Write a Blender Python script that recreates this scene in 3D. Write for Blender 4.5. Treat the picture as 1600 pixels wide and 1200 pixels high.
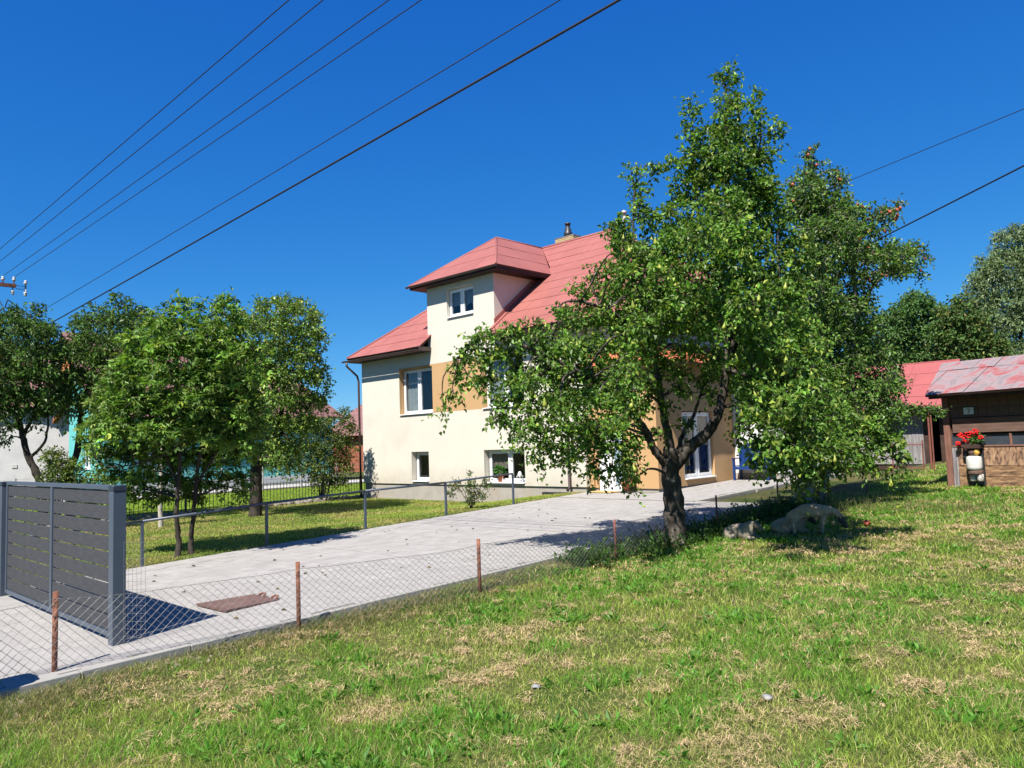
import bpy, bmesh, math, random
import numpy as np
from mathutils import Vector, Matrix

random.seed(7)
RNG = np.random.default_rng(7)
R = math.radians
for o in list(bpy.data.objects):
    bpy.data.objects.remove(o, do_unlink=True)
SC = bpy.context.scene
C = SC.collection

# ------------------------------------------------------------------ camera, sky, sun
# World axes: +X runs along the house front (to the right), +Y from the front wall into the house, Z up.
CAM_R = Vector((0.716934, 0.696308, -0.034076))
CAM_U = Vector((0.078124, -0.031674, 0.99644))
CAM_F = Vector((-0.69275, 0.717044, 0.077106))
CAM_P = Vector((0, 0, 2.0))
cam = bpy.data.cameras.new('camera')
camo = bpy.data.objects.new('camera', cam)
C.objects.link(camo)
camo.matrix_world = Matrix(((CAM_R.x, CAM_U.x, -CAM_F.x, 0), (CAM_R.y, CAM_U.y, -CAM_F.y, 0),
                            (CAM_R.z, CAM_U.z, -CAM_F.z, 2.0), (0, 0, 0, 1)))
cam.sensor_width = 36
cam.lens = 27.0
cam.clip_start = 0.1
cam.clip_end = 3000
SC.camera = camo

SUN = Vector((0.17, -0.575, 0.80)).normalized()
EL = math.asin(SUN.z)
world = bpy.data.worlds.new('World')
SC.world = world
world.use_nodes = True
wn = world.node_tree.nodes
wl = world.node_tree.links
for n in list(wn):
    wn.remove(n)
sky = wn.new('ShaderNodeTexSky')
sky.sky_type = 'NISHITA'
sky.sun_disc = False
sky.sun_elevation = EL
sky.sun_rotation = math.atan2(SUN.x, SUN.y)
sky.altitude = 3000
sky.air_density = 1.0
sky.dust_density = 0.0
sky.ozone_density = 6.0
# the same response curve for every direction of the sky: a deep, clear, dry blue
sp = wn.new('ShaderNodeSeparateColor'); cb = wn.new('ShaderNodeCombineColor')
wl.new(sky.outputs[0], sp.inputs[0])
for i_, (g_, a_) in enumerate(((1.55, .151), (.837, .65), (.42, 1.92))):
    p_ = wn.new('ShaderNodeMath'); p_.operation = 'POWER'; p_.inputs[1].default_value = g_
    q_ = wn.new('ShaderNodeMath'); q_.operation = 'MULTIPLY'; q_.inputs[1].default_value = a_
    wl.new(sp.outputs[i_], p_.inputs[0]); wl.new(p_.outputs[0], q_.inputs[0]); wl.new(q_.outputs[0], cb.inputs[i_])
bg = wn.new('ShaderNodeBackground')
bg.inputs['Strength'].default_value = 0.1
wo = wn.new('ShaderNodeOutputWorld')
wl.new(cb.outputs[0], bg.inputs[0])
wl.new(bg.outputs[0], wo.inputs[0])

sun = bpy.data.lights.new('sun', 'SUN')
sun.energy = 5.0
sun.angle = R(0.5)
sun.color = (1.0, 0.95, 0.87)
suno = bpy.data.objects.new('sun', sun)
C.objects.link(suno)
suno.location = (0, -20, 30)
suno.rotation_euler = (-SUN).to_track_quat('-Z', 'Y').to_euler()

SC.view_settings.view_transform = 'Standard'
SC.view_settings.look = 'None'
SC.view_settings.gamma = 1
SC.view_settings.use_curve_mapping = False
SC.view_settings.exposure = 1.0
SC.render.engine = 'CYCLES'
SC.cycles.max_bounces = 6
SC.cycles.transparent_max_bounces = 12
SC.cycles.caustics_reflective = False
SC.cycles.caustics_refractive = False


def at(px, py, depth):
    """World point seen at a photograph pixel at a given distance along the view axis."""
    return CAM_P + depth * (CAM_F + (px - 800) / 1200 * CAM_R - (py - 600) / 1200 * CAM_U)


# ------------------------------------------------------------------ small library
def tag(o, label=None, cat=None, group=None, kind=None):
    if label: o['label'] = label
    if cat: o['category'] = cat
    if group: o['group'] = group
    if kind: o['kind'] = kind
    return o


def thing(name, label, cat, loc=(0, 0, 0), rz=0.0, group=None):
    o = bpy.data.objects.new(name, None)
    o.empty_display_size = 0.2
    C.objects.link(o)
    o.location = loc
    o.rotation_euler = (0, 0, rz)
    return tag(o, label, cat, group)


def inst(name, mesh, parent=None, loc=(0, 0, 0), rot=(0, 0, 0), scale=None):
    o = bpy.data.objects.new(name, mesh)
    C.objects.link(o)
    o.location = loc
    o.rotation_euler = rot
    if scale: o.scale = scale
    if parent: o.parent = parent
    return o


class MB:
    """Collects shapes, then links them as one mesh object."""
    def __init__(self):
        self.v = []; self.f = []; self.m = []; self.s = []
        self.mi = 0

    def add(self, vs, fs, smooth=False):
        b = len(self.v)
        self.v += [tuple(p) for p in vs]
        for f in fs:
            self.f.append(tuple(i + b for i in f)); self.m.append(self.mi); self.s.append(smooth)

    def box(self, x0, y0, z0, x1, y1, z1, bev=0.0):
        if bev <= 0:
            vs = [(x0, y0, z0), (x1, y0, z0), (x1, y1, z0), (x0, y1, z0), (x0, y0, z1), (x1, y0, z1), (x1, y1, z1), (x0, y1, z1)]
            self.add(vs, [(0, 3, 2, 1), (4, 5, 6, 7), (0, 1, 5, 4), (1, 2, 6, 5), (2, 3, 7, 6), (3, 0, 4, 7)])
        else:
            bm = bmesh.new()
            bmesh.ops.create_cube(bm, size=1)
            for q in bm.verts:
                q.co = Vector(((x0 + x1) / 2 + q.co.x * (x1 - x0), (y0 + y1) / 2 + q.co.y * (y1 - y0), (z0 + z1) / 2 + q.co.z * (z1 - z0)))
            bmesh.ops.bevel(bm, geom=bm.edges[:], offset=bev, segments=1, affect='EDGES')
            self.bm(bm)

    def bm(self, bm, mat=None, smooth=False):
        bm.verts.index_update()
        vs = [(mat @ q.co) if mat else q.co.copy() for q in bm.verts]
        self.add(vs, [[q.index for q in f.verts] for f in bm.faces], smooth)
        bm.free()

    def tube(self, pts, radii, n=6, cap=True, smooth=True):
        pts = [Vector(p) for p in pts]
        if not hasattr(radii, '__len__'): radii = [radii] * len(pts)
        vs = []; fs = []
        ref = None
        for i, p in enumerate(pts):
            d = (pts[min(i + 1, len(pts) - 1)] - pts[max(i - 1, 0)])
            d = d.normalized() if d.length > 1e-9 else Vector((0, 0, 1))
            if ref is None:
                ref = d.orthogonal().normalized()
            ref = (ref - d * ref.dot(d))
            ref = ref.normalized() if ref.length > 1e-6 else d.orthogonal().normalized()
            b = d.cross(ref)
            for k in range(n):
                a = 2 * math.pi * k / n
                vs.append(p + radii[i] * (math.cos(a) * ref + math.sin(a) * b))
        for i in range(len(pts) - 1):
            for k in range(n):
                k2 = (k + 1) % n
                fs.append((i * n + k, i * n + k2, (i + 1) * n + k2, (i + 1) * n + k))
        self.add(vs, fs, smooth)
        if cap:
            b = len(self.v) - len(vs)
            self.f.append(tuple(b + k for k in reversed(range(n)))); self.m.append(self.mi); self.s.append(False)
            e = b + (len(pts) - 1) * n
            self.f.append(tuple(e + k for k in range(n))); self.m.append(self.mi); self.s.append(False)

    def lathe(self, prof, c=(0, 0, 0), n=12, smooth=True):
        vs = []; fs = []
        for r, z in prof:
            for k in range(n):
                a = 2 * math.pi * k / n
                vs.append((c[0] + r * math.cos(a), c[1] + r * math.sin(a), c[2] + z))
        for i in range(len(prof) - 1):
            for k in range(n):
                k2 = (k + 1) % n
                fs.append((i * n + k, i * n + k2, (i + 1) * n + k2, (i + 1) * n + k))
        fs.append(tuple(reversed(range(n))))
        fs.append(tuple((len(prof) - 1) * n + k for k in range(n)))
        self.add(vs, fs, smooth)

    def sphere(self, c, r, sub=2, sc=(1, 1, 1), jit=0.0):
        bm = bmesh.new()
        bmesh.ops.create_icosphere(bm, subdivisions=sub, radius=r)
        for q in bm.verts:
            k = 1 + random.uniform(-jit, jit)
            q.co = Vector((q.co.x * sc[0] * k + c[0], q.co.y * sc[1] * k + c[1], q.co.z * sc[2] * k + c[2]))
        self.bm(bm, smooth=True)

    def prism(self, poly, off):
        """poly: 3D points of a flat outline; off: extrusion vector."""
        n = len(poly); off = Vector(off)
        a = [Vector(p) for p in poly]; b = [p + off for p in a]
        fs = [tuple(range(n)), tuple(reversed(range(n, 2 * n)))]
        fs += [((i + 1) % n, i, n + i, n + (i + 1) % n) for i in range(n)]
        self.add(a + b, fs)

    def mesh(self, name, mats):
        me = bpy.data.meshes.new(name)
        me.from_pydata(self.v, [], self.f)
        for m in (mats if isinstance(mats, (list, tuple)) else [mats]): me.materials.append(m)
        me.polygons.foreach_set('material_index', self.m)
        me.polygons.foreach_set('use_smooth', self.s)
        me.update()
        return me

    def build(self, name, mats, parent=None, loc=(0, 0, 0), rot=(0, 0, 0), fix=True):
        me = self.mesh(name, mats)
        if fix:
            bm = bmesh.new(); bm.from_mesh(me)
            bmesh.ops.recalc_face_normals(bm, faces=bm.faces[:])
            bm.to_mesh(me); bm.free()
        return inst(name, me, parent, loc, rot)


def fast_mesh(name, verts, quads=None, tris=None, col=None, mats=(), smooth=False):
    me = bpy.data.meshes.new(name)
    verts = np.ascontiguousarray(verts, dtype=np.float32)
    parts = []; sizes = []
    if quads is not None and len(quads):
        parts.append(np.asarray(quads, dtype=np.int32).ravel()); sizes.append(np.full(len(quads), 4, dtype=np.int32))
    if tris is not None and len(tris):
        parts.append(np.asarray(tris, dtype=np.int32).ravel()); sizes.append(np.full(len(tris), 3, dtype=np.int32))
    loops = np.concatenate(parts); sz = np.concatenate(sizes)
    starts = np.concatenate(([0], np.cumsum(sz)[:-1])).astype(np.int32)
    me.vertices.add(len(verts)); me.vertices.foreach_set('co', verts.ravel())
    me.loops.add(len(loops)); me.loops.foreach_set('vertex_index', loops)
    me.polygons.add(len(sz)); me.polygons.foreach_set('loop_start', starts); me.polygons.foreach_set('loop_total', sz)
    me.polygons.foreach_set('use_smooth', np.full(len(sz), smooth, dtype=bool))
    if col is not None:
        a = me.attributes.new('col', 'FLOAT_COLOR', 'POINT')
        c4 = np.ones((len(verts), 4), dtype=np.float32); c4[:, :3] = col
        a.data.foreach_set('color', c4.ravel())
    for m in mats: me.materials.append(m)
    me.update(calc_edges=True)
    return me


def smooth01(t):
    t = np.clip(t, 0, 1)
    return t * t * (3 - 2 * t)


_lat = np.random.default_rng(3).random((256, 256))
def vnoise(x, y):
    x = np.asarray(x, float); y = np.asarray(y, float)
    xi = np.floor(x).astype(int); yi = np.floor(y).astype(int)
    fx = smooth01(x - xi); fy = smooth01(y - yi)
    g = lambda i, j: _lat[i % 256, j % 256]
    return (g(xi, yi) * (1 - fx) + g(xi + 1, yi) * fx) * (1 - fy) + (g(xi, yi + 1) * (1 - fx) + g(xi + 1, yi + 1) * fx) * fy
def fbm(x, y):
    return (vnoise(x, y) + .5 * vnoise(2.1 * x + 7, 2.1 * y + 3) + .25 * vnoise(4.3 * x + 1, 4.3 * y + 9)) / 1.75


# ------------------------------------------------------------------ materials
def mat(name, stops, scale=6.0, rough=0.75, bump=0.0, bscale=60.0, stretch=(1, 1, 1), detail=6, spec=0.3, metal=0.0, dirt=None, ndist=0.0):
    """Noise between two or more base colours, with fine relief."""
    m = bpy.data.materials.new(name); m.use_nodes = True
    nt = m.node_tree; N = nt.nodes; L = nt.links
    b = N['Principled BSDF']
    b.inputs['Roughness'].default_value = rough
    b.inputs['Specular IOR Level'].default_value = spec
    b.inputs['Metallic'].default_value = metal
    if isinstance(stops[0], (int, float)): stops = [stops, tuple(min(1, c * 1.12) for c in stops)]
    tc = N.new('ShaderNodeTexCoord'); mp = N.new('ShaderNodeMapping')
    mp.inputs['Scale'].default_value = stretch
    L.new(tc.outputs['Object'], mp.inputs['Vector'])
    nz = N.new('ShaderNodeTexNoise'); nz.inputs['Scale'].default_value = scale; nz.inputs['Detail'].default_value = detail
    nz.inputs['Distortion'].default_value = ndist
    L.new(mp.outputs[0], nz.inputs['Vector'])
    rp = N.new('ShaderNodeValToRGB')
    el = rp.color_ramp.elements
    el[0].position = 0.32; el[0].color = (*stops[0], 1)
    el[1].position = 0.68; el[1].color = (*stops[-1], 1)
    for i, s in enumerate(stops[1:-1]):
        e = el.new(0.32 + 0.36 * (i + 1) / (len(stops) - 1)); e.color = (*s, 1)
    L.new(nz.outputs['Fac'], rp.inputs['Fac'])
    col = rp.outputs['Color']
    if dirt:
        n2 = N.new('ShaderNodeTexNoise'); n2.inputs['Scale'].default_value = dirt[1]; n2.inputs['Detail'].default_value = 8
        L.new(tc.outputs['Object'], n2.inputs['Vector'])
        r2 = N.new('ShaderNodeValToRGB'); r2.color_ramp.elements[0].position = dirt[2]; r2.color_ramp.elements[1].position = min(1, dirt[2] + dirt[3])
        L.new(n2.outputs['Fac'], r2.inputs['Fac'])
        mx = N.new('ShaderNodeMix'); mx.data_type = 'RGBA'
        L.new(r2.outputs['Color'], mx.inputs['Factor']); L.new(col, mx.inputs['A']); mx.inputs['B'].default_value = (*dirt[0], 1)
        col = mx.outputs['Result']
    L.new(col, b.inputs['Base Color'])
    if bump:
        n3 = N.new('ShaderNodeTexNoise'); n3.inputs['Scale'].default_value = bscale; n3.inputs['Detail'].default_value = 5
        L.new(mp.outputs[0], n3.inputs['Vector'])
        bp = N.new('ShaderNodeBump'); bp.inputs['Strength'].default_value = bump; bp.inputs['Distance'].default_value = 0.02
        L.new(n3.outputs['Fac'], bp.inputs['Height']); L.new(bp.outputs[0], b.inputs['Normal'])
    return m


def leaf_mat(name, trans=0.35, rough=0.45, tint=(1.0, 1.0, 1.0), spec=0.35):
    m = bpy.data.materials.new(name); m.use_nodes = True
    nt = m.node_tree; N = nt.nodes; L = nt.links
    b = N['Principled BSDF']; out = N['Material Output']
    b.inputs['Roughness'].default_value = rough
    b.inputs['Specular IOR Level'].default_value = spec
    at_ = N.new('ShaderNodeAttribute'); at_.attribute_name = 'col'
    mx = N.new('ShaderNodeMix'); mx.data_type = 'RGBA'; mx.blend_type = 'MULTIPLY'; mx.inputs['Factor'].default_value = 1
    L.new(at_.outputs['Color'], mx.inputs['A']); mx.inputs['B'].default_value = (*tint, 1)
    L.new(mx.outputs['Result'], b.inputs['Base Color'])
    tr = N.new('ShaderNodeBsdfTranslucent')
    mx2 = N.new('ShaderNodeMix'); mx2.data_type = 'RGBA'; mx2.blend_type = 'MULTIPLY'; mx2.inputs['Factor'].default_value = 1
    L.new(at_.outputs['Color'], mx2.inputs['A']); mx2.inputs['B'].default_value = (1.25, 1.35, 0.6, 1)
    L.new(mx2.outputs['Result'], tr.inputs['Color'])
    ms = N.new('ShaderNodeMixShader'); ms.inputs[0].default_value = trans
    L.new(b.outputs[0], ms.inputs[1]); L.new(tr.outputs[0], ms.inputs[2]); L.new(ms.outputs[0], out.inputs['Surface'])
    return m


def glass_mat(name, tint=(0.75, 0.8, 0.82), refl=0.16):
    m = bpy.data.materials.new(name); m.use_nodes = True
    nt = m.node_tree; N = nt.nodes; L = nt.links
    N.remove(N['Principled BSDF']); out = N['Material Output']
    t = N.new('ShaderNodeBsdfTransparent'); t.inputs[0].default_value = (*tint, 1)
    g = N.new('ShaderNodeBsdfGlossy'); g.inputs['Roughness'].default_value = 0.02
    lw = N.new('ShaderNodeLayerWeight'); lw.inputs[0].default_value = .5
    pw = N.new('ShaderNodeMath'); pw.operation = 'POWER'; pw.inputs[1].default_value = 4
    L.new(lw.outputs['Facing'], pw.inputs[0])
    ad = N.new('ShaderNodeMath'); ad.operation = 'MULTIPLY_ADD'; ad.inputs[1].default_value = .7; ad.inputs[2].default_value = refl
    L.new(pw.outputs[0], ad.inputs[0])
    ms = N.new('ShaderNodeMixShader')
    L.new(ad.outputs[0], ms.inputs[0]); L.new(t.outputs[0], ms.inputs[1]); L.new(g.outputs[0], ms.inputs[2]); L.new(ms.outputs[0], out.inputs['Surface'])
    return m


M = {}
M['cream'] = mat('cream_render', [(0.545, 0.51, 0.435), (0.575, 0.54, 0.46)], 1.2, 0.9, 0.35, 120, dirt=((0.48, 0.445, 0.375), 1.1, 0.56, 0.35))
def splash(m):
    """Rain-splash dirt on the lowest strip of a rendered wall."""
    nt = m.node_tree; N = nt.nodes; L = nt.links; b = N['Principled BSDF']
    src = b.inputs['Base Color'].links[0].from_socket
    tc = N.new('ShaderNodeTexCoord'); sx = N.new('ShaderNodeSeparateXYZ'); L.new(tc.outputs['Object'], sx.inputs[0])
    mr = N.new('ShaderNodeMapRange'); mr.inputs['From Min'].default_value = .6; mr.inputs['From Max'].default_value = 1.35; mr.inputs['To Min'].default_value = 1; mr.inputs['To Max'].default_value = 0
    L.new(sx.outputs['Z'], mr.inputs['Value'])
    nz = N.new('ShaderNodeTexNoise'); nz.inputs['Scale'].default_value = 3.5; nz.inputs['Detail'].default_value = 8; L.new(tc.outputs['Object'], nz.inputs['Vector'])
    mu = N.new('ShaderNodeMath'); mu.operation = 'MULTIPLY'; L.new(mr.outputs[0], mu.inputs[0]); L.new(nz.outputs['Fac'], mu.inputs[1])
    mx = N.new('ShaderNodeMix'); mx.data_type = 'RGBA'; L.new(mu.outputs[0], mx.inputs['Factor']); L.new(src, mx.inputs['A']); mx.inputs['B'].default_value = (.36, .31, .24, 1)
    L.new(mx.outputs['Result'], b.inputs['Base Color'])
splash(M['cream'])
M['tan'] = mat('tan_render', [(0.43, 0.265, 0.125), (0.455, 0.285, 0.14)], 1.5, 0.9, 0.25, 160)
M['plinth'] = mat('plinth_render', [(0.29, 0.265, 0.23), (0.34, 0.31, 0.27)], 3, 0.9, 0.3, 90, dirt=((0.33, 0.23, 0.14), 0.9, 0.58, 0.3))
M['greywall'] = mat('pale_grey_render', [(0.40, 0.39, 0.385), (0.46, 0.45, 0.44)], 1.5, 0.9, 0.2, 80, dirt=((0.34, 0.33, 0.31), 0.9, 0.55, 0.3))
M['whitewall'] = mat('white_render', [(0.58, 0.58, 0.57), (0.63, 0.62, 0.60)], 1.5, 0.9, 0.2, 120)
M['roof_red'] = mat('red_roof_paint', [(0.262, 0.088, 0.074), (0.31, 0.108, 0.09)], 0.9, 0.6, 0.12, 30, dirt=((0.31, 0.13, 0.115), 2.5, 0.60, 0.35), spec=0.35)
M['roof_under'] = mat('dark_roof_board', [(0.05, 0.025, 0.02), (0.07, 0.035, 0.03)], 4, 0.7)
M['gutter'] = mat('brown_gutter_metal', [(0.050, 0.030, 0.028), (0.068, 0.042, 0.038)], 4, 0.4, spec=0.5)
M['white'] = mat('white_plastic', [(0.70, 0.70, 0.70), (0.75, 0.75, 0.74)], 3, 0.35, spec=0.5)
M['glass'] = glass_mat('window_glass', (0.86, 0.89, 0.90), 0.04)
M['dark'] = mat('unlit_room_black', [(0.018, 0.018, 0.02), (0.03, 0.028, 0.03)], 3, 0.9)  # shade of the rooms put into the colour
M['curtain'] = mat('lace_curtain', [(0.22, 0.235, 0.23), (0.34, 0.35, 0.345)], 25, 0.95, 0.3, 50, stretch=(3, 3, 0.3))
M['drape'] = mat('brown_drape', [(0.16, 0.12, 0.10), (0.22, 0.17, 0.14)], 12, 0.95, stretch=(4, 4, 0.2))
M['brick'] = mat('yellow_brick', [(0.34, 0.255, 0.135), (0.44, 0.35, 0.2)], 5, 0.9, 0.3, 60)
M['trim'] = mat('dark_brown_trim', [(0.022, 0.011, 0.010), (0.032, 0.016, 0.014)], 4, 0.6)
M['black'] = mat('black_metal', [(0.018, 0.02, 0.024), (0.03, 0.03, 0.035)], 5, 0.45, spec=0.5)
M['tile'] = mat('orange_clay_tile', [(0.36, 0.095, 0.04), (0.46, 0.145, 0.065)], 5, 0.8, 0.2, 50)
M['paver'] = mat('grey_concrete_paver', [(0.275, 0.26, 0.245), (0.32, 0.305, 0.288)], 3.5, 0.88, 0.25, 110, dirt=((0.25, 0.232, 0.21), 0.7, 0.60, 0.3))
def paver_tone(m, attr):
    nt = m.node_tree; N = nt.nodes; L = nt.links; b = N['Principled BSDF']
    src = b.inputs['Base Color'].links[0].from_socket
    if attr: t_ = N.new('ShaderNodeAttribute'); t_.attribute_name = 'col'; f_ = t_.outputs['Fac']
    else: f_ = N.new('ShaderNodeObjectInfo').outputs['Random']
    mr = N.new('ShaderNodeMapRange'); mr.inputs['To Min'].default_value = .94; mr.inputs['To Max'].default_value = 1.05
    L.new(f_, mr.inputs['Value'])
    mx = N.new('ShaderNodeMix'); mx.data_type = 'RGBA'; mx.blend_type = 'MULTIPLY'; mx.inputs['Factor'].default_value = 1
    L.new(src, mx.inputs['A']); L.new(mr.outputs[0], mx.inputs['B']); L.new(mx.outputs['Result'], b.inputs['Base Color'])
M['paver_far'] = M['paver'].copy(); paver_tone(M['paver_far'], True); paver_tone(M['paver'], False)
M['joint'] = mat('sandy_joint', [(0.14, 0.13, 0.115), (0.20, 0.188, 0.165)], 14, 0.95, 0.3, 80)
M['kerb'] = mat('concrete_kerb', [(0.25, 0.24, 0.22), (0.31, 0.295, 0.27)], 5, 0.9, 0.3, 90, dirt=((0.24, 0.21, 0.16), 2.2, 0.58, 0.25))
M['anthracite'] = mat('anthracite_powder_coat', [(0.056, 0.072, 0.097), (0.067, 0.083, 0.11)], 3, 0.42, spec=0.5)
M['anthracite_dark'] = mat('anthracite_cap', [(0.022, 0.028, 0.045), (0.03, 0.036, 0.052)], 3, 0.4, spec=0.5)
M['wpc'] = mat('grey_composite_board', [(0.036, 0.037, 0.041), (0.056, 0.057, 0.062)], 9, 0.75, 0.25, 45, stretch=(0.6, 8, 8))
M['rust'] = mat('rusty_steel', [(0.11, 0.045, 0.03), (0.19, 0.075, 0.045), (0.26, 0.11, 0.06)], 14, 0.85, 0.35, 90)
M['rustplate'] = mat('rusty_steel_plate', [(0.105, 0.058, 0.052), (0.16, 0.095, 0.082)], 20, 0.85, 0.5, 120, dirt=((0.19, 0.135, 0.11), 3, 0.55, 0.3))
M['wire'] = mat('galvanised_wire', [(0.20, 0.20, 0.20), (0.30, 0.29, 0.28)], 20, 0.5, metal=0.4)
M['cable'] = mat('black_cable', [(0.015, 0.015, 0.018), (0.022, 0.022, 0.025)], 5, 0.6)
M['bark'] = mat('pear_bark', [(0.018, 0.014, 0.011), (0.05, 0.041, 0.033), (0.14, 0.12, 0.10)], 9, 0.95, 1.0, 22, stretch=(1, 1, 0.35), ndist=0.6)
M['bark_lichen'] = mat('lichen_bark', [(0.05, 0.042, 0.033), (0.11, 0.09, 0.07), (0.26, 0.17, 0.05)], 6, 0.95, 0.9, 20, stretch=(1, 1, 0.5))
M['bark_grey'] = mat('grey_bark', [(0.10, 0.085, 0.07), (0.20, 0.175, 0.15), (0.30, 0.27, 0.235)], 8, 0.95, 0.8, 25, stretch=(1, 1, 0.4))
M['bark_dark'] = mat('dark_bark', [(0.025, 0.02, 0.016), (0.06, 0.048, 0.038)], 9, 0.95, 0.8, 25, stretch=(1, 1, 0.4))
M['birchbark'] = mat('pale_bark', [(0.34, 0.30, 0.24), (0.46, 0.42, 0.35)], 9, 0.9, 0.4, 30)
M['leaf'] = leaf_mat('pear_leaf', 0.36, 0.48, spec=0.35)
M['leaf_apple'] = leaf_mat('apple_leaf', 0.28, 0.45)
M['leaf_maple'] = leaf_mat('maple_leaf', 0.34, 0.5)
M['leaf_far'] = leaf_mat('far_leaf', 0.30, 0.6)
M['grass'] = leaf_mat('grass_blade', 0.42, 0.5, spec=0.3)
M['straw'] = leaf_mat('dry_straw', 0.12, 0.8, spec=0.2)
M['pear'] = mat('pear_skin', [(0.20, 0.25, 0.032), (0.29, 0.32, 0.045)], 18, 0.45, spec=0.4)
M['apple'] = mat('apple_skin', [(0.30, 0.035, 0.025), (0.38, 0.12, 0.045)], 18, 0.4, spec=0.4)
M['blue'] = mat('shade_dimmed_blue_paint', [(0.007, 0.033, 0.14), (0.010, 0.043, 0.17)], 6, 0.5)  # bench blue, darkened to stand in for missing tree shade
M['terracotta'] = mat('terracotta', [(0.42, 0.13, 0.07), (0.50, 0.18, 0.10)], 9, 0.85)
M['coir'] = mat('coir_mat', [(0.46, 0.28, 0.10), (0.55, 0.35, 0.15)], 60, 0.95, 0.5, 200)
M['doorglass'] = mat('frosted_door_glass', [(0.22, 0.28, 0.36), (0.26, 0.33, 0.41)], 3, 0.12, spec=0.7)
M['oldwood'] = mat('weathered_plank', [(0.05, 0.03, 0.022), (0.24, 0.14, 0.075), (0.40, 0.245, 0.13)], 5.0, 0.9, 0.5, 30, stretch=(0.8, 3, 4.0), ndist=0.8)  # weathered brown wood with dark peeled patches
M['flakewood'] = mat('flaking_plank', [(0.035, 0.022, 0.02), (0.28, 0.165, 0.10), (0.42, 0.26, 0.155)], 7.0, 0.9, 0.5, 30, stretch=(3.0, 3, 0.9), ndist=0.8)
M['brownwood'] = mat('brown_plank', [(0.10, 0.06, 0.045), (0.17, 0.105, 0.08)], 5, 0.9, 0.5, 30, stretch=(0.5, 6, 6))
M['darkwood'] = mat('dark_stained_wood', [(0.035, 0.02, 0.015), (0.07, 0.04, 0.03)], 5, 0.85, 0.3, 30)
M['greywood'] = mat('grey_barn_board', [(0.14, 0.125, 0.125), (0.25, 0.23, 0.23), (0.34, 0.32, 0.32)], 5, 0.95, 0.5, 30, stretch=(5, 5, 0.4))
M['cornerpost'] = mat('red_brown_post', [(0.15, 0.07, 0.05), (0.24, 0.12, 0.085)], 6, 0.9, 0.4, 30, stretch=(5, 5, 0.5))
M['oldroof'] = mat('peeling_red_roof', [(0.17, 0.145, 0.15), (0.24, 0.185, 0.19), (0.27, 0.07, 0.07)], 2.4, 0.7, 0.25, 30, dirt=((0.26, 0.13, 0.07), 2.0, 0.64, 0.12), ndist=1.0)
M['barnroof'] = mat('red_barn_roof', [(0.27, 0.072, 0.07), (0.32, 0.09, 0.085)], 1.0, 0.6, 0.1, 20)
M['geranium'] = mat('geranium_petal', [(0.62, 0.012, 0.015), (0.75, 0.02, 0.02)], 30, 0.6)
M['enamel'] = mat('white_enamel', [(0.50, 0.49, 0.46), (0.58, 0.57, 0.53)], 10, 0.5)
M['speckle'] = mat('speckled_white', [(0.16, 0.12, 0.09), (0.74, 0.72, 0.68)], 30, 0.7)
M['yellowwood'] = mat('yellow_wood', [(0.55, 0.30, 0.05), (0.70, 0.42, 0.08)], 12, 0.6)
M['signface'] = mat('sign_enamel', [(0.55, 0.62, 0.60), (0.62, 0.68, 0.66)], 6, 0.3)
M['signgreen'] = mat('sign_border', [(0.03, 0.09, 0.06), (0.04, 0.11, 0.08)], 6, 0.4)
M['wool'] = mat('sheep_wool', [(0.36, 0.26, 0.165), (0.52, 0.395, 0.265)], 9, 1.0, 1.0, 45)
M['woolpale'] = mat('pale_sheep_wool', [(0.235, 0.20, 0.155), (0.30, 0.265, 0.21)], 9, 1.0, 1.0, 45)
M['sheepface'] = mat('dark_sheep_face', [(0.05, 0.04, 0.033), (0.09, 0.07, 0.06)], 12, 0.9)
M['sheepskin'] = mat('pale_sheep_face', [(0.13, 0.105, 0.08), (0.18, 0.15, 0.12)], 12, 0.9)
M['teal'] = mat('teal_render', [(0.10, 0.40, 0.385), (0.12, 0.44, 0.42)], 2, 0.85, 0.1, 60)
M['mauveroof'] = mat('mauve_brown_roof', [(0.17, 0.085, 0.08), (0.23, 0.115, 0.105)], 2, 0.75, 0.2, 30)
M['rustwall'] = mat('rust_red_wall', [(0.24, 0.075, 0.045), (0.30, 0.10, 0.06)], 3, 0.85)
M['orangewood'] = mat('orange_wood', [(0.45, 0.16, 0.05), (0.52, 0.20, 0.07)], 6, 0.7)
M['concrete'] = mat('pale_concrete', [(0.36, 0.35, 0.33), (0.42, 0.40, 0.38)], 4, 0.9, 0.2, 60)
M['stone'] = mat('rubble_stone', [(0.10, 0.09, 0.08), (0.26, 0.23, 0.20)], 6, 0.95, 0.6, 30)
M['polewood'] = mat('pole_concrete', [(0.33, 0.31, 0.28), (0.40, 0.38, 0.34)], 6, 0.9)
M['porcelain'] = mat('porcelain', [(0.40, 0.41, 0.42), (0.48, 0.48, 0.48)], 6, 0.25, spec=0.6)
M['redbrown'] = mat('red_oxide_steel', [(0.15, 0.05, 0.035), (0.21, 0.075, 0.05)], 9, 0.8)
M['soil'] = mat('gravelly_soil', [(0.20, 0.16, 0.11), (0.36, 0.30, 0.23)], 30, 0.95, 0.6, 60)
M['tissue'] = mat('white_paper', [(0.17, 0.17, 0.18), (0.27, 0.27, 0.27)], 12, 0.9)


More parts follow.
